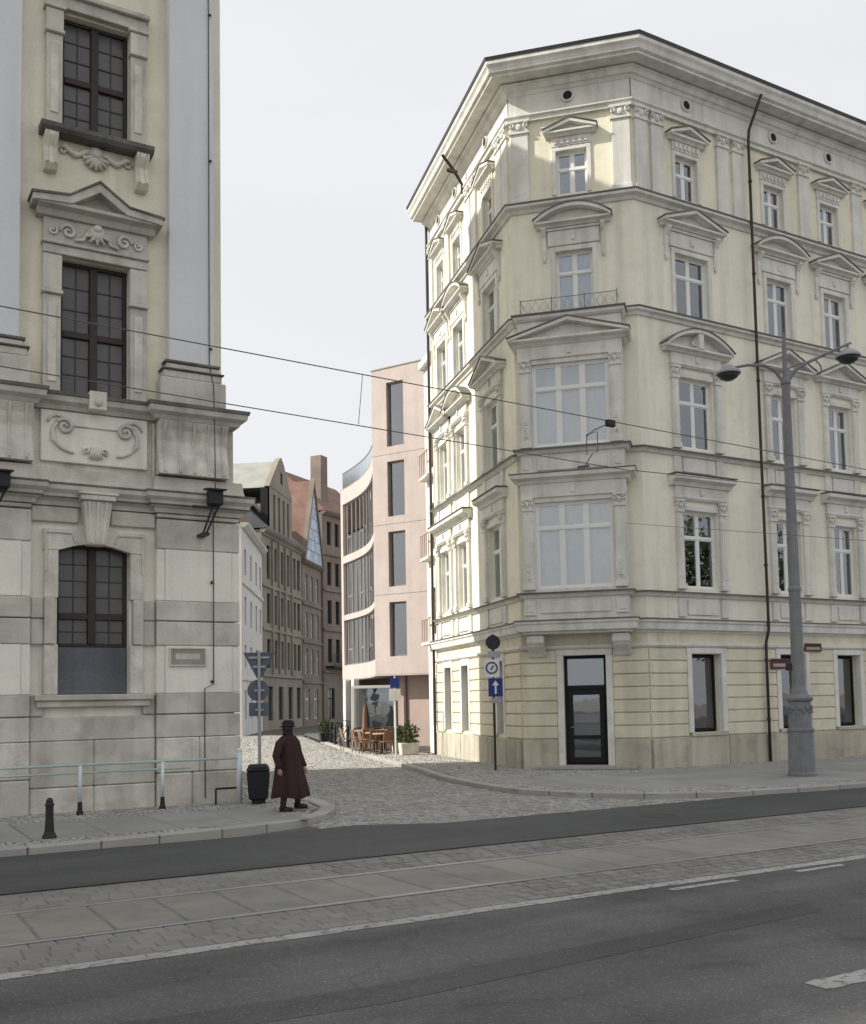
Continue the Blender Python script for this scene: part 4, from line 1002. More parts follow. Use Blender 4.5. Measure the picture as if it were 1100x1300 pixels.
for i in range(NS):
    a, b_ = pts[i], pts[i+1]
    fr = Frame(b_, (a-b_), PK); L_ = (a-b_).length
    xa_, xb_ = (.30 if i == NS-1 else 0), L_-(.12 if i == 0 else 0)
    if i in (0, NS-1):
        x_ = (L_-.12, L_) if i == 0 else (0, .30)
        for (z0, z1) in ((3.74,6.02),(6.28,8.92),(9.28,11.95)): fr.add('wall_pier', MB().box(x_[0],x_[1],.002,.30,z0,z1), MT['pink'])
    for (z0, z1) in ((9.28,11.95),(6.28,8.92),(3.74,6.02)):
        add_window(fr, (xa_+xb_)/2, z0, xb_-xa_, z1-z0, cols=1, trans=.34 if i % 3 == 1 else None, mt=MT['greyframe'], gl=MT['glassd'], setback=.10, curtain=('blind',.0,1) if i % 2 else None, frw=.04, tilt=.012)
    fr.add('balustrade_pane', MB().box(.01,L_-.01,.12,.13,12.76,13.60), MT['balglass'])
    fr.add('backing', MB().box(0,L_,.85,.95,3.1,12.6), MT['dark'])
    fr.add('ground_floor_glazing', MB().box(0,L_,1.2,1.3,-.2,3.0), MT['glassd'] if i % 4 == 2 else MT['pinkdk'])
for (x, y) in ((21.3, 44.2), (21.9, 46.4)):
    obj('column', MB().box(-.14,.14,-.14,.14,-.2,3.0).mesh('column', MT['trim'], bev=.02), PK, (x-20.15, y-39.7, 0))
b = MB().xy([tuple(p-Vector((20.15,39.7))+Vector((.9,0))) for p in pts]+[(10,9),(10,-2)], .0, 12.5); obj('interior_core', b.mesh('interior_core', MT['dark']), PK)
FP.add('interior_core', MB().box(.3,5.2,1.2,5,3.1,16.1), MT['dark'])

# ------------------------------------------------------------------ slim house between corner building and pink building
SH = root('slim_house', 'slim pale house with small balconies squeezed behind the corner building', 'building', (LF0[0], LF0[1], 0))
so_ = LF0[0]+ld.x*1.5, LF0[1]+ld.y*1.5
FS = Frame((so_[0]+.12, so_[1]), (-ld.x, -ld.y), SH)
sh_ = [(.5, 1.3, z, z+1.7) for z in (1.0, 4.3, 7.4, 10.4)]
FS.add('wall', MB().wall(0, 1.48, 0, 14.3, sh_), MT['trim'])
for h in sh_: add_window(FS, .9, h[2], .8, 1.7, mt=MT['wood'])
for z in (3.9, 7.0, 10.0):
    FS.add('balcony', MB().box(.2,1.35,-.32,.0,z,z+.12), MT['trim'], bev=.02)
    b = MB()
    for k in range(5): b.box(.22+.26*k,.25+.26*k,-.30,-.27,z+.12,z+.95)
    b.box(.2,1.35,-.31,-.26,z+.95,z+1.0); FS.add('balcony_railing', b, MT['pinkdk'])
FS.add('cornice', MB().box(-.05,1.48,-.2,.2,14.3,14.6), MT['trim'], bev=.03)
FS.add('interior_core', MB().box(.05,1.4,.7,5,.1,14.2), MT['dark'])
FS.add('roof', MB().box(0,1.48,0,5,14.62,14.75), MT['roof'])

# ------------------------------------------------------------------ far end of the side street
def far_house(name, label, A, B, hgt, depth, wallmt, wins, roofmt, ridge, wmt, base=None):
    A, B = Vector(A), Vector(B); rt_ = root(name, label, 'building', (A.x, A.y, 0)); fr = Frame(A, B-A, rt_); L_ = (B-A).length
    fr.add('wall', MB().wall(0, L_, -.2, hgt, wins, 0, .3), wallmt)
    fr.add('side_wall', MB().box(-.02,-.001,.01,depth,-.2,hgt), wallmt); fr.add('side_wall', MB().box(L_+.001,L_+.02,.01,depth,-.2,hgt), wallmt); fr.add('rear_wall', MB().box(0,L_,depth-.02,depth,-.2,hgt), wallmt)
    fr.add('interior_core', MB().box(.2,L_-.2,.8,depth-.3,0,hgt-.2), MT['dark'])
    for (a, b_, z0, z1) in wins:
        add_window(fr, (a+b_)/2, z0, b_-a, z1-z0, mt=wmt, setback=.16, curtain=nextcur(), frw=.07, tilt=.01)
    fr.add('eaves', MB().yz([(.1,hgt-.25),(-.15,hgt-.25),(-.4,hgt-.05),(-.45,hgt+.08),(.1,hgt+.1)], -.1, L_+.1), MT['trim'] if wallmt is MT['whitewall'] else wallmt)
    if ridge:
        fr.add('roof', MB().yz([(-.45,hgt+.1),(depth/2,ridge),(depth+.4,hgt+.1)], -.15, L_+.15), roofmt)
    return rt_, fr, L_
WH, FW, L_ = far_house('white_house', 'white rendered town house with tiled roof peeking past the church corner', (21.9,61.6), (27.3,72.4), 13.3, 9, MT['whitewall'],
    [(x, x+1.0, z, z+h_) for x in (1.2, 4.4, 7.6, 10.3) for z, h_ in ((10.2,1.7),(7.0,1.8),(4.2,1.5),(.9,1.9))], MT['redroof'], 17.6, MT['greyframe'])
FW.add('string_course', MB().box(0,L_,-.1,.01,9.5,9.75), MT['trim']); FW.add('string_course', MB().box(0,L_,-.08,.01,3.4,3.6), MT['trim'])
wins = [(x, x+.95, z, z+h_) for x in (1.2, 3.0, 4.8, 6.6, 8.6, 10.0) for z, h_ in ((11.4,2.6),(8.0,2.3),(4.6,2.2))] + [(x, x+1.3, .6, 3.2) for x in (1.4, 4.2, 7.0, 9.6)]
BR, FB, L_ = far_house('sandstone_building', 'brown sandstone town building with tall stepped gable and narrow windows', (27.35,72.5), (34.3,81.5), 15.0, 10, MT['brown'], wins, MT['slateroof'], 20.2, MT['dark'])
gw = [(x, x+.55, 15.2, 18.2) for x in (2.7, 4.0, 5.3, 6.6)]
b = MB().wall(1.6, 8.0, 15.0, 18.6, gw, -.12, .25); FB.add('gable_wall', b, MT['brown'])
for (a, c, z0, z1) in gw: add_window(FB, (a+c)/2, z0, c-a, z1-z0, cols=1, trans=.5, mt=MT['dark'], setback=.05, frw=.05)
FB.add('gable_top', MB().xz([(1.5,18.6),(8.1,18.6),(5.6,21.2),(4.9,21.6),(4.2,21.2)], -.16, .3), MT['brown'], bev=.03)
FB.add('gable_vent', MB().box(4.6,5.1,-.18,-.1,19.4,20.3), MT['dark'])
FB.add('gable_roof', MB().xz([(1.7,18.55),(7.9,18.55),(4.9,21.3)], .31, 5), MT['copper'])
FB.add('gable_side', MB().box(1.62,7.98,.02,.6,15.0,18.55), MT['dark'])
for z in (3.9, 7.4, 10.7, 14.6): FB.add('string_course', MB().box(0,L_,-.12,.01,z,z+.25), MT['brown'], bev=.03)
for x in (2.55, 4.35, 6.15, 8.05): FB.add('pier', MB().box(x-.18,x+.18,-.16,.01,4.2,14.5), MT['brown'], bev=.02)
GB, FG, L_ = far_house('glass_gable_building', 'narrow brown building with pointed blue glazed gable and red roof', (34.45,81.7), (38.4,86.6), 14.2, 9, MT['browndk'],
    [(x, x+.9, z, z+2.2) for x in (.8, 2.6, 4.4) for z in (10.9, 7.6, 4.4)] + [(x, x+1.3, .5, 3.1) for x in (.8, 3.6)], None, None, MT['white'])
FG.add('roof', MB().xz([(-.1,14.3),(L_+.1,14.3),(L_/2,21.8)], .1, 8.8), MT['redroof'])
ap = FG.add('gable_frame', MB().strip([(-.2,14.3),(L_/2,22.0),(L_+.2,14.3)], [(.15,14.3),(L_/2,21.4),(L_-.15,14.3)], -.35, .08), MT['browndk'])
for r_ in range(7):
    z0 = 14.35+r_*1.0; z1 = z0+.95; hw0 = (21.3-z0)/7.0*(L_/2-.2); hw1 = max(.02, (21.3-z1)/7.0*(L_/2-.2)); n = max(1, round(hw0*2/.9))
    for k in range(n):
        f0, f1_ = (k+.03)/n*2-1, (k+.97)/n*2-1
        p = FG.add('pane', MB().xz([(L_/2+hw0*f0,z0),(L_/2+hw0*f1_,z0),(L_/2+hw1*f1_,z1),(L_/2+hw1*f0,z1)], -.22, -.18), MT['blueglass'])
for z in (3.6, 7.1, 10.4): FG.add('string_course', MB().box(0,L_,-.12,.01,z,z+.22), MT['browndk'])
EB, FE, L_ = far_house('brick_house', 'dark brick house with red roof and tall chimney closing the street', (38.55,86.5), (47.0,92.6), 19.6, 9, MT['browndk'],
    [(x, x+.8, z, z+2.2) for x in (.8, 2.3, 3.8, 5.6, 7.4, 9.0) for z in (16.6, 12.8, 9.2, 5.6)] + [(x, x+1.2, .4, 3.2) for x in (.8, 3.4, 6)], MT['redroof'], 24.0, MT['dark'])
FE.add('chimney', MB().box(1.6,2.8,1.0,2.2,19.5,25.4), MT['browndk'], bev=.04)
for z in (4.6, 8.5, 12.2, 15.6): FE.add('string_course', MB().box(0,L_,-.15,.01,z,z+.3), MT['browndk'], bev=.03)
FE.add('balcony', MB().box(.3,4.2,-.9,0,5.1,5.25), MT['iron']); b = MB()
for k in range(14): b.box(.32+.29*k,.35+.29*k,-.88,-.85,5.25,6.2)
b.box(.3,4.2,-.9,-.84,6.2,6.26); FE.add('balcony_railing', b, MT['iron'])

# ------------------------------------------------------------------ street furniture
CR = -YAW                                              # faces the way the camera looks
LPx, LPy = 19.43, 16.5
LM = root('street_lamp', 'tall grey cast iron tram mast lamp with two curved arms', 'street lamp', (LPx, LPy, 0), CR)
def lpart(name, b, mt, par=LM, **k): return obj(name, b.mesh(name, mt, **k), par)
lpart('base', MB().lathe([(.33,-.05),(.33,.06),(.305,.10),(.295,.5),(.285,1.02),(.305,1.04),(.305,1.09),(.27,1.11)], 20), MT['lampgrey'], smooth=False)
drum = lpart('drum', MB().lathe([(.262,1.10),(.258,1.46),(.252,1.72)], 20), MT['lampgrey'])
b = MB()
for k in range(10):
    a = k*2*math.pi/10; b.ball((.262*math.cos(a),.262*math.sin(a),1.58), .05,.05,.07, 6, 4); b.ball((.268*math.cos(a+.3),.268*math.sin(a+.3),1.48), .03,.03,.04, 6, 4)
lpart('relief_band', b, MT['lampgrey'], drum)
lpart('collar', MB().lathe([(.26,1.72),(.30,1.75),(.31,1.80),(.28,1.84),(.20,1.90),(.16,2.05),(.15,2.12)], 20), MT['lampgrey'], smooth=False)
lpart('shaft', MB().lathe([(.150,2.10),(.135,4.3),(.150,4.32),(.150,4.38),(.128,4.42),(.115,7.2),(.130,7.22),(.13,7.28),(.108,7.3),(.098,9.25),(.12,9.28),(.12,9.36),(.06,9.42),(.05,10.2),(.02,10.55)], 16), MT['lampgrey'], smooth=False)
b = MB()
b.tube([(0,0,9.15),(-.08,0,9.38),(-.25,0,9.62),(-.50,0,9.75),(-.9,0,9.76),(-1.25,0,9.70)], [.045,.045,.042,.04,.036,.03], 8)
b.tube([(0,0,9.55),(-.35,0,9.69),(-.7,0,9.76)], .02, 6)
arm = lpart('arm', b, MT['lampgrey'])
b = MB()
b.tube([(0,0,9.15),(.08,0,9.38),(.25,0,9.62),(.5,0,9.78),(.95,0,9.98),(1.60,0,10.26)], [.045,.045,.042,.04,.036,.026], 8)
b.tube([(0,0,9.62),(.3,0,9.76),(.62,0,9.84)], .02, 6); b.tube([(.72,0,9.88),(.85,0,9.72),(.88,0,9.55)], .022, 6)
lpart('arm', b, MT['lampgrey'])
for (xx, zz) in ((-1.36, 9.56), (1.52, 9.92)):
    hd = lpart('lamp_head', MB().lathe([(.06,.20),(.10,.19),(.16,.14),(.28,.05),(.30,.0),(.29,-.02)][::-1], 18, (xx,0,zz)), MT['lamphead'], smooth=False)
    lpart('lamp_bowl', MB().lathe([(.02,-.17),(.12,-.15),(.21,-.09),(.26,-.02)], 18, (xx,0,zz-.005)), MT['lampdark'], hd, smooth=True)
lpart('lamp_hanger', MB().tube([(1.52,0,10.10),(1.52,0,10.24)], .03, 6), MT['lampgrey'])
# banner bracket on the mast
lpart('sign_bracket', MB().box(-.28,-.13,-.02,.02,2.45,2.62), MT['signdark'])

# left sign post with the back of a give-way sign
SP = root('sign_post', 'grey post with the back of a triangular give way sign beside black bin', 'sign post', (7.10, 19.02, 0), R(-22))
obj('pole', MB().tube([(0,0,-.05),(0,0,2.93)], .032, 10).mesh('pole', MT['galv']), SP)
tri = [(-.31,2.90),(.31,2.90),(.03,2.37),(-.03,2.37)]
tp = obj('give_way_plate', MB().xz(tri, .035, .05).mesh('give_way_plate', MT['signback'], bev=.004), SP)
obj('rim', MB().strip([(-.31,2.90),(.31,2.90),(0,2.36),(-.31,2.90)], [(-.26,2.87),(.26,2.87),(0,2.42),(-.26,2.87)], .025, .036).mesh('rim', MT['signback']), tp)
obj('clamp', MB().box(-.12,.12,.01,.034,2.60,2.64).box(-.2,.2,.01,.034,2.78,2.82).mesh('clamp', MT['galv']), tp)
def disc(name, x, z, r, y0, y1, mt, par, n=24): return obj(name, MB().xz([(x+r*math.cos(2*math.pi*k/n), z+r*math.sin(2*math.pi*k/n)) for k in range(n)], y0, y1).mesh(name, mt), par)
d1 = disc('round_plate', -.02, 2.16, .21, .035, .05, MT['signback'], SP); obj('clamp', MB().box(-.1,.1,.01,.034,2.14,2.18).mesh('clamp', MT['galv']), d1)
d2 = obj('small_plate', MB().box(-.20,.17,.035,.05,1.66,1.92).mesh('small_plate', MT['signback'], bev=.004), SP); obj('clamp', MB().box(-.08,.08,.01,.034,1.76,1.80).mesh('clamp', MT['galv']), d2)

# right sign post: dark disc, zone plate, one-way arrow
S2 = root('sign_post', 'post with blue one way arrow sign and round plates at the cream corner', 'sign post', (15.30, 23.15, 0), R(-26))
obj('pole', MB().tube([(0,.03,-.05),(0,.03,3.66)], .035, 10).mesh('pole', MT['pipe']), S2)
disc('dark_disc', .0, 3.44, .20, -.02, .0, MT['signdark'], S2)
g1 = obj('small_grey_plate', MB().box(-.15,.19,-.02,.0,3.03,3.20).mesh('small_grey_plate', MT['galv'], bev=.004), S2)
z1_ = obj('zone_plate', MB().box(-.26,.16,-.02,.0,2.50,2.98).mesh('zone_plate', MT['signwhite'], bev=.006), S2); z1_['label'] = 'pale square plate with a grey ring'
obj('zone_ring', MB().strip([(-.05+.17*math.cos(k*math.pi/12), 2.75+.17*math.sin(k*math.pi/12)) for k in range(25)], [(-.05+.12*math.cos(k*math.pi/12), 2.75+.12*math.sin(k*math.pi/12)) for k in range(25)], -.026, -.0205).mesh('zone_ring', MT['signback']), z1_)
obj('zone_mark', MB().xz([(-.10,2.69),(-.05,2.69),(0.02,2.80),(-.02,2.83)], -.025, -.0205).mesh('zone_mark', MT['signback']), z1_)
bl = obj('arrow_plate', MB().box(-.15,.24,-.02,.0,1.98,2.47).mesh('arrow_plate', MT['signblue'], bev=.006), S2); bl['label'] = 'blue plate with a white arrow pointing up'
obj('arrow', MB().box(.02,.07,-.026,-.0205,2.05,2.30).xz([(-.05,2.28),(.14,2.28),(.045,2.41)], -.026, -.0205).mesh('arrow', MT['signwhite']), bl)
obj('small_grey_plate', MB().box(-.09,.20,-.02,.0,1.80,1.95).mesh('small_grey_plate', MT['galv'], bev=.004), S2)

S3 = root('sign_post', 'thin white post with small blue sign and cream plate beside the cafe', 'sign post', (18.0, 31.6-.6, 0), R(-28))
S3.location = (16.55, 31.2, 0)
obj('pole', MB().tube([(0,.03,-.05),(0,.03,2.75)], .03, 8).mesh('pole', MT['railwhite']), S3)
obj('blue_plate', MB().box(-.16,.16,-.02,.0,2.36,2.70).mesh('blue_plate', MT['signblue'], bev=.005), S3); obj('cream_plate', MB().box(-.19,.19,-.02,.0,1.92,2.32).mesh('cream_plate', MT['trim'], bev=.005), S3)

# litter bin at the church corner
BN = root('litter_bin', 'black litter bin standing at the foot of the church corner', 'litter bin', (6.98, 18.78, 0), R(-20))
obj('body', MB().prism([(-.18,-.15,.08),(.18,-.15,.08),(.18,.15,.08),(-.18,.15,.08)], [(-.22,-.18,.62),(.22,-.18,.62),(.22,.18,.62),(-.22,.18,.62)]).mesh('body', MT['bin'], bev=.03), BN)
obj('lid', MB().prism([(-.23,-.19,.625),(.23,-.19,.625),(.23,.19,.625),(-.23,.19,.625)], [(-.17,-.13,.75),(.17,-.13,.75),(.17,.13,.75),(-.17,.13,.75)]).mesh('lid', MT['bin'], bev=.02), BN)
obj('slot', MB().box(-.13,.13,-.178,-.165,.655,.70).mesh('slot', MT['dark']), BN)
obj('foot', MB().box(-.13,.13,-.10,.10,-.02,.08).mesh('foot', MT['iron'], bev=.01), BN)

# bollards
def bollard(loc, label, h=.60, group=None):
    r_ = root('bollard', label, 'bollard', loc, 0, group); s_ = h/.6
    obj('base', MB().lathe([(.105,-.05),(.105,.02),(.09,.05),(.072,.09)], 16).mesh('base', MT['iron']), r_)
    obj('shaft', MB().lathe([(.070,.085),(.058,.30*s_),(.056,.47*s_)], 16).mesh('shaft', MT['iron'], smooth=False), r_)
    obj('cap', MB().lathe([(.052,.465*s_),(.066,.48*s_),(.066,.51*s_),(.05,.53*s_),(.052,.56*s_),(.035,.59*s_),(.01,.605*s_)], 16).mesh('cap', MT['iron'], smooth=False), r_)
    return r_
bollard((2.71, 15.93, 0), 'short black bollard at the kerb in front of the church', .58)
for (x, y, t) in ((18.65,39.15,'nearest'),(19.1,40.8,'second nearest'),(19.65,42.6,'third nearest'),(20.26,44.4,'fourth nearest'),(21.2,47.2,'farthest')):
    bollard((x-.15, y, -.02), t+' dark bollard in the row before the pink building', .95, 'bollards before the pink building')

# pipe railing in front of the church wall
RL = root('railing', 'pale green pipe railing with white posts along the church wall', 'railing', (4.5, 19.05, 0))
b = MB(); b.tube([(-8.5,0,.87),(2.2,0,.87)], .024, 8); obj('top_rail', b.mesh('top_rail', MT['railgreen'], smooth=True), RL)
b = MB(); b.tube([(-8.5,0,.73),(1.25,0,.73)], .020, 8); obj('lower_rail', b.mesh('lower_rail', MT['railgreen'], smooth=True), RL)
for x in (-7.4, -5.2, -3.0, -.75, .72):
    p_ = obj('post', MB().tube([(0,0,.22),(0,0,.86)], .034, 10).mesh('post', MT['railwhite'], smooth=True), RL, (x,0,0))
    obj('post_foot', MB().lathe([(.06,-.05),(.06,.05),(.045,.08),(.038,.22)], 10).mesh('post_foot', MT['iron']), p_)
p_ = obj('post', MB().tube([(0,0,.0),(0,0,.98)], .055, 10).mesh('post', MT['railwhite'], smooth=True), RL, (2.2,0,0)); obj('cap', MB().ball((0,0,1.0), .062).mesh('cap', MT['railwhite'], smooth=True), p_)
b = MB(); b.tube([(1.75,.05,.30),(2.2,.05,.30)], .02, 6); b.tube([(1.75,.05,.30),(1.75,.05,.0)], .02, 6); obj('low_brace', b.mesh('low_brace', MT['iron']), RL)

# bracket floodlights on the church cornice
def flood(x, label):
    r_ = root('floodlight', label, 'floodlight', (x, 19.71-.30, 5.75), 0, 'floodlights on the church')
    obj('housing', MB().box(-.12,.16,-.28,-.05,.02,.34).mesh('housing', MT['iron'], bev=.03), r_)
    obj('hood', MB().prism([(-.16,-.36,.30),(.20,-.36,.30),(.20,-.0,.34),(-.16,-.0,.34)], [(-.16,-.36,.33),(.20,-.36,.33),(.20,-.0,.38),(-.16,-.0,.38)]).mesh('hood', MT['iron']), r_)
    b = MB(); b.box(-.42,.05,-.18,-.13,-.05,.0); b.tube([(-.02,-.15,.02),(-.20,-.12,-.52)], .02, 6); b.tube([(.10,-.15,.02),(-.14,-.12,-.52)], .02, 6); b.box(-.24,-.10,-.2,.2,-.57,-.52); b.tube([(-.17,-.1,-.54),(-.17,.15,-.54)], .025, 6)
    obj('bracket', b.mesh('bracket', MT['iron']), r_)
flood(6.28, 'black floodlight on a bracket at the church corner cornice'); flood(2.40, 'black floodlight on a bracket at the left edge of the church')

# plaque and street name plates
PQ = root('plaque', 'small framed stone plaque on the church pier', 'plaque', (5.85, 19.71-.128, 2.83))
obj('plate', MB().box(-.33,.33,-.03,0,-.15,.15).mesh('plate', MT['plaque'], bev=.006), PQ)
obj('frame', MB().box(-.36,.36,-.045,0,.15,.18).box(-.36,.36,-.045,0,-.18,-.15).box(-.36,-.33,-.045,0,-.15,.15).box(.33,.36,-.045,0,-.15,.15).mesh('frame', MT['stone']), PQ)
obj('inscription_band', MB().box(-.24,.24,-.034,-.029,-.05,.06).mesh('inscription_band', MT['stone']), PQ)
def nameplate(x, z, w, h, label):
    r_ = root('street_name_plate', label, 'sign', (K[0]+x, K[1]-.09, z), 0, 'enamel plates on the corner building')
    obj('plate', MB().box(-w/2,w/2,-.03,0,-h/2,h/2).mesh('plate', MT['signred'], bev=.005), r_)
    obj('pale_band', MB().box(-w*.40,w*.40,-.034,-.029,-h*.28,h*.02).mesh('pale_band', MT['pinkdk']), r_)
    obj('top_band', MB().box(-w*.46,w*.46,-.034,-.029,h*.18,h*.40).mesh('top_band', MT['signdark']), r_)
nameplate(4.94, 2.78, .82, .30, 'lower dark red enamel plate left of the lamp mast')
nameplate(6.34, 3.27, .74, .24, 'higher dark red enamel plate right of the lamp mast')

# overhead tram wires
def wire(pts, r_, label, name='overhead_wire'):
    b = MB(); b.tube(pts, r_, 5); return tag(obj(name, b.mesh(name, MT['wire'])), label, 'wire', 'overhead wires')
def sag(x0, x1, y, z0, z1, s_=.06, n=24): return [(x0+(x1-x0)*i/n, y, z0+(z1-z0)*i/n-s_*4*(i/n)*(1-i/n)) for i in range(n+1)]
wire(sag(-12, 40, 10.2, 6.05, 4.65, 0), .0065, 'upper tram wire crossing high in front of both buildings')
wire(sag(-12, 9.0, 10.2, 5.53, 4.87, 0), .006, 'lower tram wire in front of the church and pink building')
wire(sag(9.0, 40, 10.2, 4.88, 5.35, 0), .006, 'tram wire running right below the upper windows of the cream house')
bc = FC.pt(OC+OH, -OFF+.05); wa = Vector((bc[0], bc[1], 6.5)); wb = Vector((17.42, 13.0, 4.88))
wire([tuple(wa), tuple(wb), tuple(wb+(wb-wa)*1.6)], .006, 'lowest thin wire strung from the bay window corner across the cream facade')
wire([(5.060,10.2,5.59),(5.000,10.2,5.01)], .004, 'short vertical dropper between the two tram wires', 'wire_dropper')
IN = root('wire_insulator', 'dark insulator clamp with hanging frame on the upper tram wire', 'insulator', (8.65, 10.2, 5.47))
obj('clamp', MB().box(-.07,.07,-.03,.03,-.05,.04).mesh('clamp', MT['iron'], bev=.01), IN)
b = MB(); b.tube([(0,0,0),(-.28,0,-.13),(-.40,0,-.22)], .008, 5); b.tube([(-.40,0,-.20),(-.22,0,-.14),(-.22,0,-.40),(-.40,0,-.46),(-.40,0,-.20)], .007, 5); b.tube([(-.31,0,-.44),(-.45,0,-.62)], .007, 5); b.tube([(-.55,0,-.64),(-.38,0,-.60)], .016, 6)
obj('hanger_frame', b.mesh('hanger_frame', MT['wire']), IN)

# ------------------------------------------------------------------ cafe in front of the pink building
CFx, CFy = 18.35, 36.4
KF = root('windbreak', 'white steel frame windbreak standing by the cafe tables', 'windbreak', (CFx, CFy, -.02), R(-30))
b = MB()
for x in (-.85, .85): b.box(x-.04,x+.04,-.04,.04,0,2.45)
b.box(-.89,.89,-.05,.05,2.45,2.56); b.box(-.81,.81,-.03,.03,.75,.82)
obj('frame', b.mesh('frame', MT['whiteframe'], bev=.006), KF)
obj('pane', MB().box(-.80,.80,-.006,.006,.83,2.44).mesh('pane', MT['glass']), KF)
b = MB(); b.box(-.85,-.80,.05,1.2,2.46,2.54); b.box(.80,.85,.05,1.2,2.46,2.54); b.box(-.85,-.79,1.15,1.21,0,2.46); b.box(.79,.85,1.15,1.21,0,2.46); obj('rear_frame', b.mesh('rear_frame', MT['whiteframe']), KF)
def chair(loc, rz, label, mt):
    c = root('cafe_chair', label, 'chair', loc, rz, 'cafe chairs')
    obj('seat', MB().box(-.21,.21,-.21,.21,.43,.47).mesh('seat', mt, bev=.01), c)
    obj('backrest', MB().prism([(-.21,.18,.50),(.21,.18,.50),(.21,.22,.50),(-.21,.22,.50)], [(-.19,.26,.86),(.19,.26,.86),(.19,.30,.86),(-.19,.30,.86)]).mesh('backrest', mt, bev=.01), c)
    for sx in (-1, 1):
        for sy in (-1, 1): obj('leg', MB().tube([(sx*.18,sy*.18,.43),(sx*.21,sy*.22,0)], .018, 6).mesh('leg', MT['wood']), c)
def table(loc, label, mt=None):
    t = root('cafe_table', label, 'table', loc, 0, 'cafe tables')
    obj('top', MB().lathe([(.33,.70),(.35,.71),(.35,.735),(.33,.745)], 20).mesh('top', mt or MT['rattan']), t)
    obj('pedestal', MB().tube([(0,0,.02),(0,0,.70)], .03, 8).mesh('pedestal', MT['iron']), t); obj('foot', MB().lathe([(.24,0),(.24,.02),(.05,.04)], 16).mesh('foot', MT['iron']), t)
tb = [(17.6,34.9,'cafe table nearest the thin white post','nearest table'),(18.6,36.0,'cafe table in front of the white windbreak frame','middle table'),(19.3,38.0,'cafe table farthest in, by the pink wall','farthest table'),(18.05,36.9,'cafe table on the street side of the windbreak','street table'),(17.25,33.6,'cafe table just past the planters','planter table')]
for i, (x, y, lb, sh) in enumerate(tb):
    table((x, y, 0), lb)
    for j, (dx, dy, side) in enumerate(((-.58,.1,'street side'),(.58,-.15,'wall side'),(.1,.60,'far side'),(-.1,-.60,'near side'))):
        chair((x+dx, y+dy, 0), math.atan2(dy, dx)-math.pi/2, '%s cafe chair on the %s of the %s' % ('rust red' if j == 1 else 'brown wooden', side, sh), MT['wood'] if j != 1 else MT['canvas'])
PR = root('folded_parasol', 'folded brown parasol standing among the cafe tables', 'parasol', (17.75, 36.0, 0))
obj('pole', MB().tube([(0,0,.0),(0,0,1.85)], .028, 8).mesh('pole', MT['wood']), PR); obj('canopy', MB().lathe([(.05,.62),(.13,.70),(.10,1.1),(.07,1.55),(.02,1.80)], 8).mesh('canopy', MT['wood']), PR); obj('foot', MB().box(-.2,.2,-.2,.2,-.01,.07).mesh('foot', MT['iron'], bev=.02), PR)
def planter(loc, label, sc=1.0, dark=False):
    p = root('planter', label, 'planter', loc, R(-14), 'planters along the cafe')
    obj('box', MB().prism([(-.30,-.2,0),(.30,-.2,0),(.30,.2,0),(-.30,.2,0)], [(-.34,-.23,.42),(.34,-.23,.42),(.34,.23,.42),(-.34,.23,.42)]).mesh('box', MT['bin'] if dark else MT['stone'], bev=.02), p)
    b = MB()
    for k in range(420):
        a, r_, z = random.uniform(0,6.28), random.random()**.6, random.random()
        c = Vector((math.cos(a)*r_*.40, math.sin(a)*r_*.28, .42+z*.62*sc*(1-.4*r_))); d = Vector((random.uniform(-1,1),random.uniform(-1,1),random.uniform(-.2,1))).normalized()*.075; e = d.cross(Vector((random.random(),random.random(),random.random()))).normalized()*.03
        b._add([c-d, c+e, c+d, c-e], [(0,1,2,3)])
    f_ = obj('foliage', b.mesh('foliage', MT['leaf'], recalc=False), p)
    obj('stem', MB().tube([(0,0,.3),(.02,.01,.85)], .02, 5).tube([(-.12,0,.3),(-.16,.03,.75)], .015, 5).mesh('stem', MT['wood']), p)
planter((17.55, 32.1, 0), 'leafy planter beside the thin white post', 1.3)
planter((18.05, 33.6, 0), 'leafy planter behind the nearest cafe table', 1.1)
planter((20.6, 46.0, 0), 'dark leafy planter under the curved pink wing', 1.2, True)
def bicycle(loc, rz, label):
    r_ = root('bicycle', label, 'bicycle', loc, rz, 'parked bicycles')
    for x in (-.52, .52):
        w_ = obj('wheel', MB().tube([(x+.33*math.cos(k*math.pi/10),0,.34+.33*math.sin(k*math.pi/10)) for k in range(21)], .02, 5, False).mesh('wheel', MT['iron']), r_)
        b = MB()
        for k in range(10): b.tube([(x,0,.34),(x+.32*math.cos(k*.628),0,.34+.32*math.sin(k*.628))], .004, 3)
        obj('spokes', b.mesh('spokes', MT['galv']), w_)
    b = MB(); b.tube([(-.52,0,.34),(-.1,0,.30),(-.18,0,.85),(-.52,0,.34)], .016, 6); b.tube([(-.17,0,.78),(.36,0,.82),(-.1,0,.30)], .018, 6); b.tube([(.52,0,.34),(.36,0,.82),(.33,0,.98)], .017, 6); obj('frame', b.mesh('frame', MT['iron']), r_)
    obj('saddle', MB().ball((-.20,0,.92), .13,.07,.04).mesh('saddle', MT['iron']), r_); obj('handlebar', MB().tube([(.28,-.25,1.02),(.36,-.1,1.0),(.36,.1,1.0),(.28,.25,1.02)], .014, 6).mesh('handlebar', MT['iron']), r_)
bicycle((20.4, 43.6, 0), R(15), 'nearer dark bicycle parked behind the bollards'); bicycle((20.9, 45.0, 0), R(8), 'farther dark bicycle parked behind the bollards')

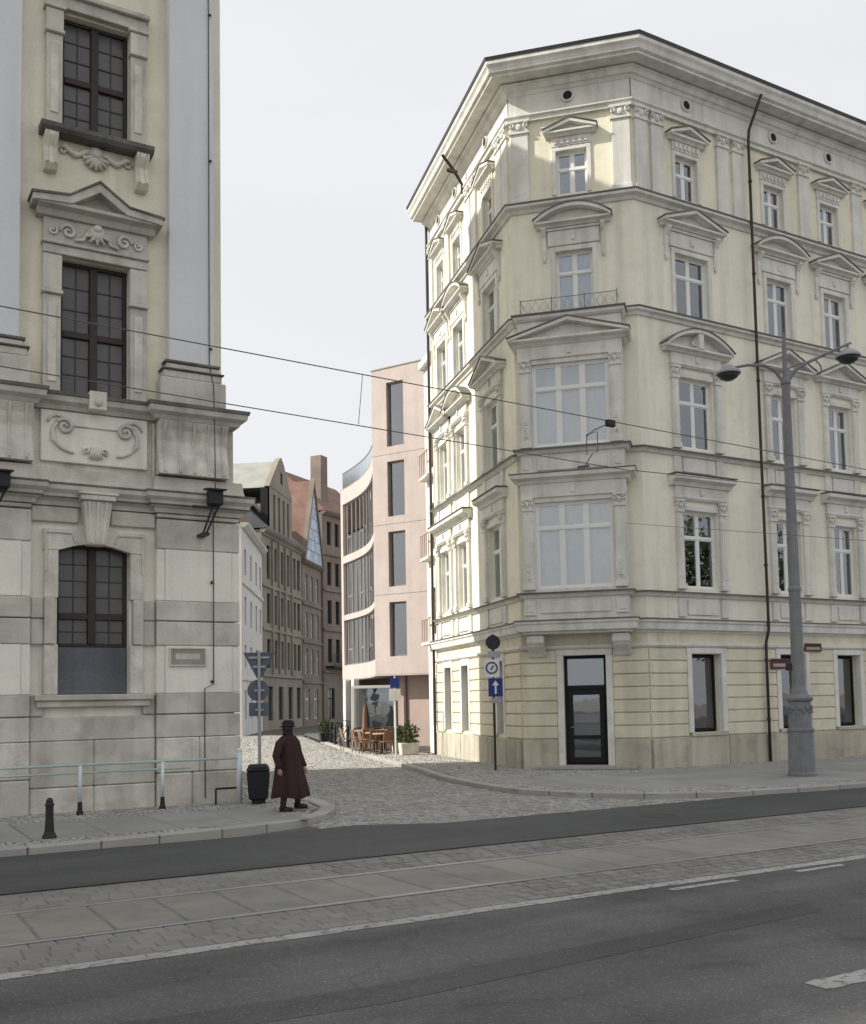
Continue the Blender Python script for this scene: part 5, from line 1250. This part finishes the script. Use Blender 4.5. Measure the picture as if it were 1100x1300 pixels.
# ------------------------------------------------------------------ person in a long dark coat
PE = root('person', 'person in a long dark maroon coat and brimmed hat walking past the church corner', 'person', (6.92, 17.10, 0), CR)
PE.scale = (.94, .94, .925)
def skin_body(verts, edges, radii, mt, name, sub=2):
    me = bpy.data.meshes.new(name); me.from_pydata(verts, edges, []); o = bpy.data.objects.new(name, me); COL.objects.link(o)
    md = o.modifiers.new('skin', 'SKIN'); md.use_smooth_shade = True
    for i, r_ in enumerate(radii): me.skin_vertices[0].data[i].radius = (r_, r_) if not isinstance(r_, tuple) else r_
    me.skin_vertices[0].data[0].use_root = True
    sm = o.modifiers.new('sub', 'SUBSURF'); sm.levels = sub; sm.render_levels = sub
    dg = bpy.context.evaluated_depsgraph_get(); nm = bpy.data.meshes.new_from_object(o.evaluated_get(dg))
    bpy.data.objects.remove(o); nm.materials.clear(); nm.materials.append(mt); nm.name = name
    return nm
# local axes: x = camera right (walking direction, slightly away), y = away from camera
V = [(0,0,.86),(0,0,1.05),(.0,0,1.28),(.0,0,1.40),(.0,0,1.47),(.01,.0,1.56),(.015,0,1.62),(.10,.01,1.555)]
Ed = [(0,1),(1,2),(2,3),(3,4),(4,5),(5,6),(5,7)]; Rd = [.12,.10,.09,.06,.05,.085,.07,.015]
def chain(start, pts):
    k = start
    for p, r_ in pts: V.append(p); Rd.append(r_); Ed.append((k, len(V)-1)); k = len(V)-1
    return k
chain(0, [((-.06,-.08,.80),.085),((-.05,-.10,.46),.060),((-.085,-.12,.10),.042),((-.09,-.12,.045),.042),((.05,-.10,.03),.035)])
chain(0, [((.05,.08,.80),.085),((.13,.10,.46),.060),((.16,.12,.14),.042),((.15,.12,.08),.042),((.27,.13,.045),.034)])
hd_ = chain(2, [((-.12,-.16,1.28),.035),((-.20,-.235,1.06),.04),((-.15,-.25,.87),.030),((-.13,-.25,.79),.034)])
hr_ = chain(2, [((.10,.14,1.28),.035),((.17,.18,1.08),.04),((.255,.125,.87),.030),((.29,.105,.80),.034)])
for (k, c, s_) in ((hd_, (-.13,-.25,.79), -1), (hr_, (.29,.105,.80), 1)):
    for j, l in enumerate((.055,.065,.07,.06)):
        ox = (j-1.5)*.020; chain(k, [((c[0]+ox, c[1], c[2]-.035),.010),((c[0]+ox+.008, c[1]+.012, c[2]-.035-l*.6),.009),((c[0]+ox+.004, c[1]+.03, c[2]-.035-l),.007)])
    chain(k, [((c[0]+.035, c[1]+.03, c[2]-.015),.011),((c[0]+.045, c[1]+.045, c[2]-.05),.009)])
body = obj('body', skin_body(V, Ed, Rd, MT['skin'], 'body'), PE); body['label'] = 'body with bare hands seen from behind'
# long flared coat: lofted rings with folds that deepen towards the hem
prof = [(1.475,-.065,.075,.055),(1.44,-.10,.11,.085),(1.395,-.165,.155,.115),(1.33,-.205,.180,.140),(1.22,-.225,.195,.165),(1.08,-.232,.210,.180),(.92,-.242,.235,.200),(.75,-.258,.270,.225),(.58,-.275,.310,.250),(.42,-.292,.345,.270),(.30,-.305,.355,.282),(.265,-.300,.350,.280)]
b = MB(); n = 72; k0 = 0
for i, (z, xl, xr, ry) in enumerate(prof):
    f = max(0, (1.30-z)/1.0); cx0, rx = (xl+xr)/2, (xr-xl)/2
    for j in range(n):
        a = 2*math.pi*j/n
        w_ = 1+f*(.075*math.sin(a*9+.6+z*.8)+.05*math.sin(a*5+1.7)+.03*math.sin(a*16+z*2))
        zz = z+(.018*math.sin(a*3+1) if i >= len(prof)-2 else 0)
        b.v.append((cx0+rx*w_*math.cos(a), ry*w_*math.sin(a), zz))
for i in range(len(prof)-1):
    for j in range(n): b.f.append((i*n+j, i*n+(j+1)%n, (i+1)*n+(j+1)%n, (i+1)*n+j))
coat = obj('coat', b.mesh('coat', MT['coat'], smooth=True), PE)
obj('sleeve', MB().tube([(-.06,-.10,1.38),(-.14,-.18,1.28),(-.20,-.235,1.06),(-.15,-.25,.90),(-.13,-.25,.82)], [.075,.085,.072,.062,.060], 14).mesh('sleeve', MT['coat'], smooth=True), coat)
obj('sleeve', MB().tube([(.07,.10,1.38),(.12,.16,1.28),(.17,.18,1.08),(.25,.13,.90),(.28,.11,.835)], [.075,.085,.072,.062,.060], 14).mesh('sleeve', MT['coat'], smooth=True), coat)
obj('collar', MB().lathe([(.085,1.43),(.095,1.47),(.080,1.52),(.070,1.525)], 20).mesh('collar', MT['coat'], smooth=True), coat)
obj('back_seam', MB().tube([(-.05,-.085,1.42),(-.02,-.172,1.22),(-.01,-.205,.9),(.0,-.262,.5),(.02,-.285,.29)], .008, 5).mesh('back_seam', MT['coat']), coat)
obj('hair', MB().ball((-.01,-.012,1.575), .108,.104,.115, 14, 10).ball((-.03,-.02,1.49), .085,.08,.08, 12, 8).mesh('hair', MT['hair'], smooth=True), PE)
hat = obj('hat', MB().lathe([(.118,1.605),(.116,1.66),(.105,1.705),(.07,1.73),(.01,1.725)], 24, (0,0,0)).mesh('hat', MT['hat'], smooth=True), PE)
b = MB(); m2 = 28
for rr, dz in ((.11,0),(.125,-.004),(.140,.004),(.143,.012),(.125,.008),(.11,.012)):
    for j in range(m2): a = 2*math.pi*j/m2; b.v.append((-.02+rr*math.cos(a)*1.05, rr*math.sin(a)*.9, 1.612+dz-.025*math.cos(a)**2*(rr/.2)))
for i in range(5):
    for j in range(m2): b.f.append((i*m2+j, i*m2+(j+1)%m2, (i+1)*m2+(j+1)%m2, (i+1)*m2+j))
obj('brim', b.mesh('brim', MT['hat'], smooth=True), hat)
obj('hat_band', MB().lathe([(.121,1.622),(.121,1.655)], 24).mesh('hat_band', MT['signdark']), hat)
for (x, y, z, pitch) in ((-.085,-.12,.0,0), (.155,.12,.035,.12)):
    bt = obj('boot', MB().tube([(x+.03,y,.40+z),(x+.01,y,.25+z),(x-.005,y,.14+z),(x-.01,y,.04+z)], [.066,.060,.056,.052], 12).mesh('boot', MT['boot'], smooth=True), PE)
    obj('shoe', MB().ball((x+.055,y,.045+z), .135,.048,.050, 14, 8).ball((x-.02,y,.07+z), .06,.046,.06, 12, 8).mesh('shoe', MT['boot'], smooth=True), bt)
    obj('sole', MB().box(x-.07,x+.18,y-.042,y+.042,-.0+z,.018+z).box(x-.07,x-.01,y-.035,y+.035,.0+z,.03+z).mesh('sole', MT['iron']), bt)

# ------------------------------------------------------------------ street trees across the road (seen in the window reflections)
for ti, (tx, ty, th) in enumerate(((46, -3, 13), (55, -10, 15), (66, -15, 14))):
    T = root('street_tree', ('nearest','middle','farthest')[ti]+' leafy street tree across the road, mirrored in the cream house windows', 'tree', (tx, ty, -.2), 0, 'street trees across the road')
    b = MB(); b.tube([(0,0,0),(.1,.05,th*.25),(.0,.1,th*.45),(.1,0,th*.7)], [.28,.22,.16,.07], 8)
    for k in range(6):
        a = k*1.05; b.tube([(0,.05,th*(.28+.05*k)),(math.cos(a)*th*.14,math.sin(a)*th*.14,th*(.42+.05*k)),(math.cos(a)*th*.24,math.sin(a)*th*.24,th*(.52+.055*k))], [.10,.06,.02], 6)
    obj('trunk', b.mesh('trunk', MT['wood'], smooth=True), T)
    b = MB(); cl = [(random.uniform(-1,1)*th*.22, random.uniform(-1,1)*th*.22, th*random.uniform(.38,.92), th*random.uniform(.07,.13)) for _ in range(34)]
    for k in range(2600):
        cx0, cy0, cz0, cr = random.choice(cl); d = Vector((random.gauss(0,1),random.gauss(0,1),random.gauss(0,1))).normalized()*cr*random.uniform(.6,1.05); c = Vector((cx0,cy0,cz0))+d
        u_ = Vector((random.gauss(0,1),random.gauss(0,1),random.gauss(0,1))).normalized()*.22; w_ = u_.cross(Vector((random.gauss(0,1),random.gauss(0,1),random.gauss(0,1)))).normalized()*.12
        b._add([c-u_, c+w_, c+u_, c-w_], [(0,1,2,3)])
    obj('crown', b.mesh('crown', MT['leaf'], recalc=False), T)
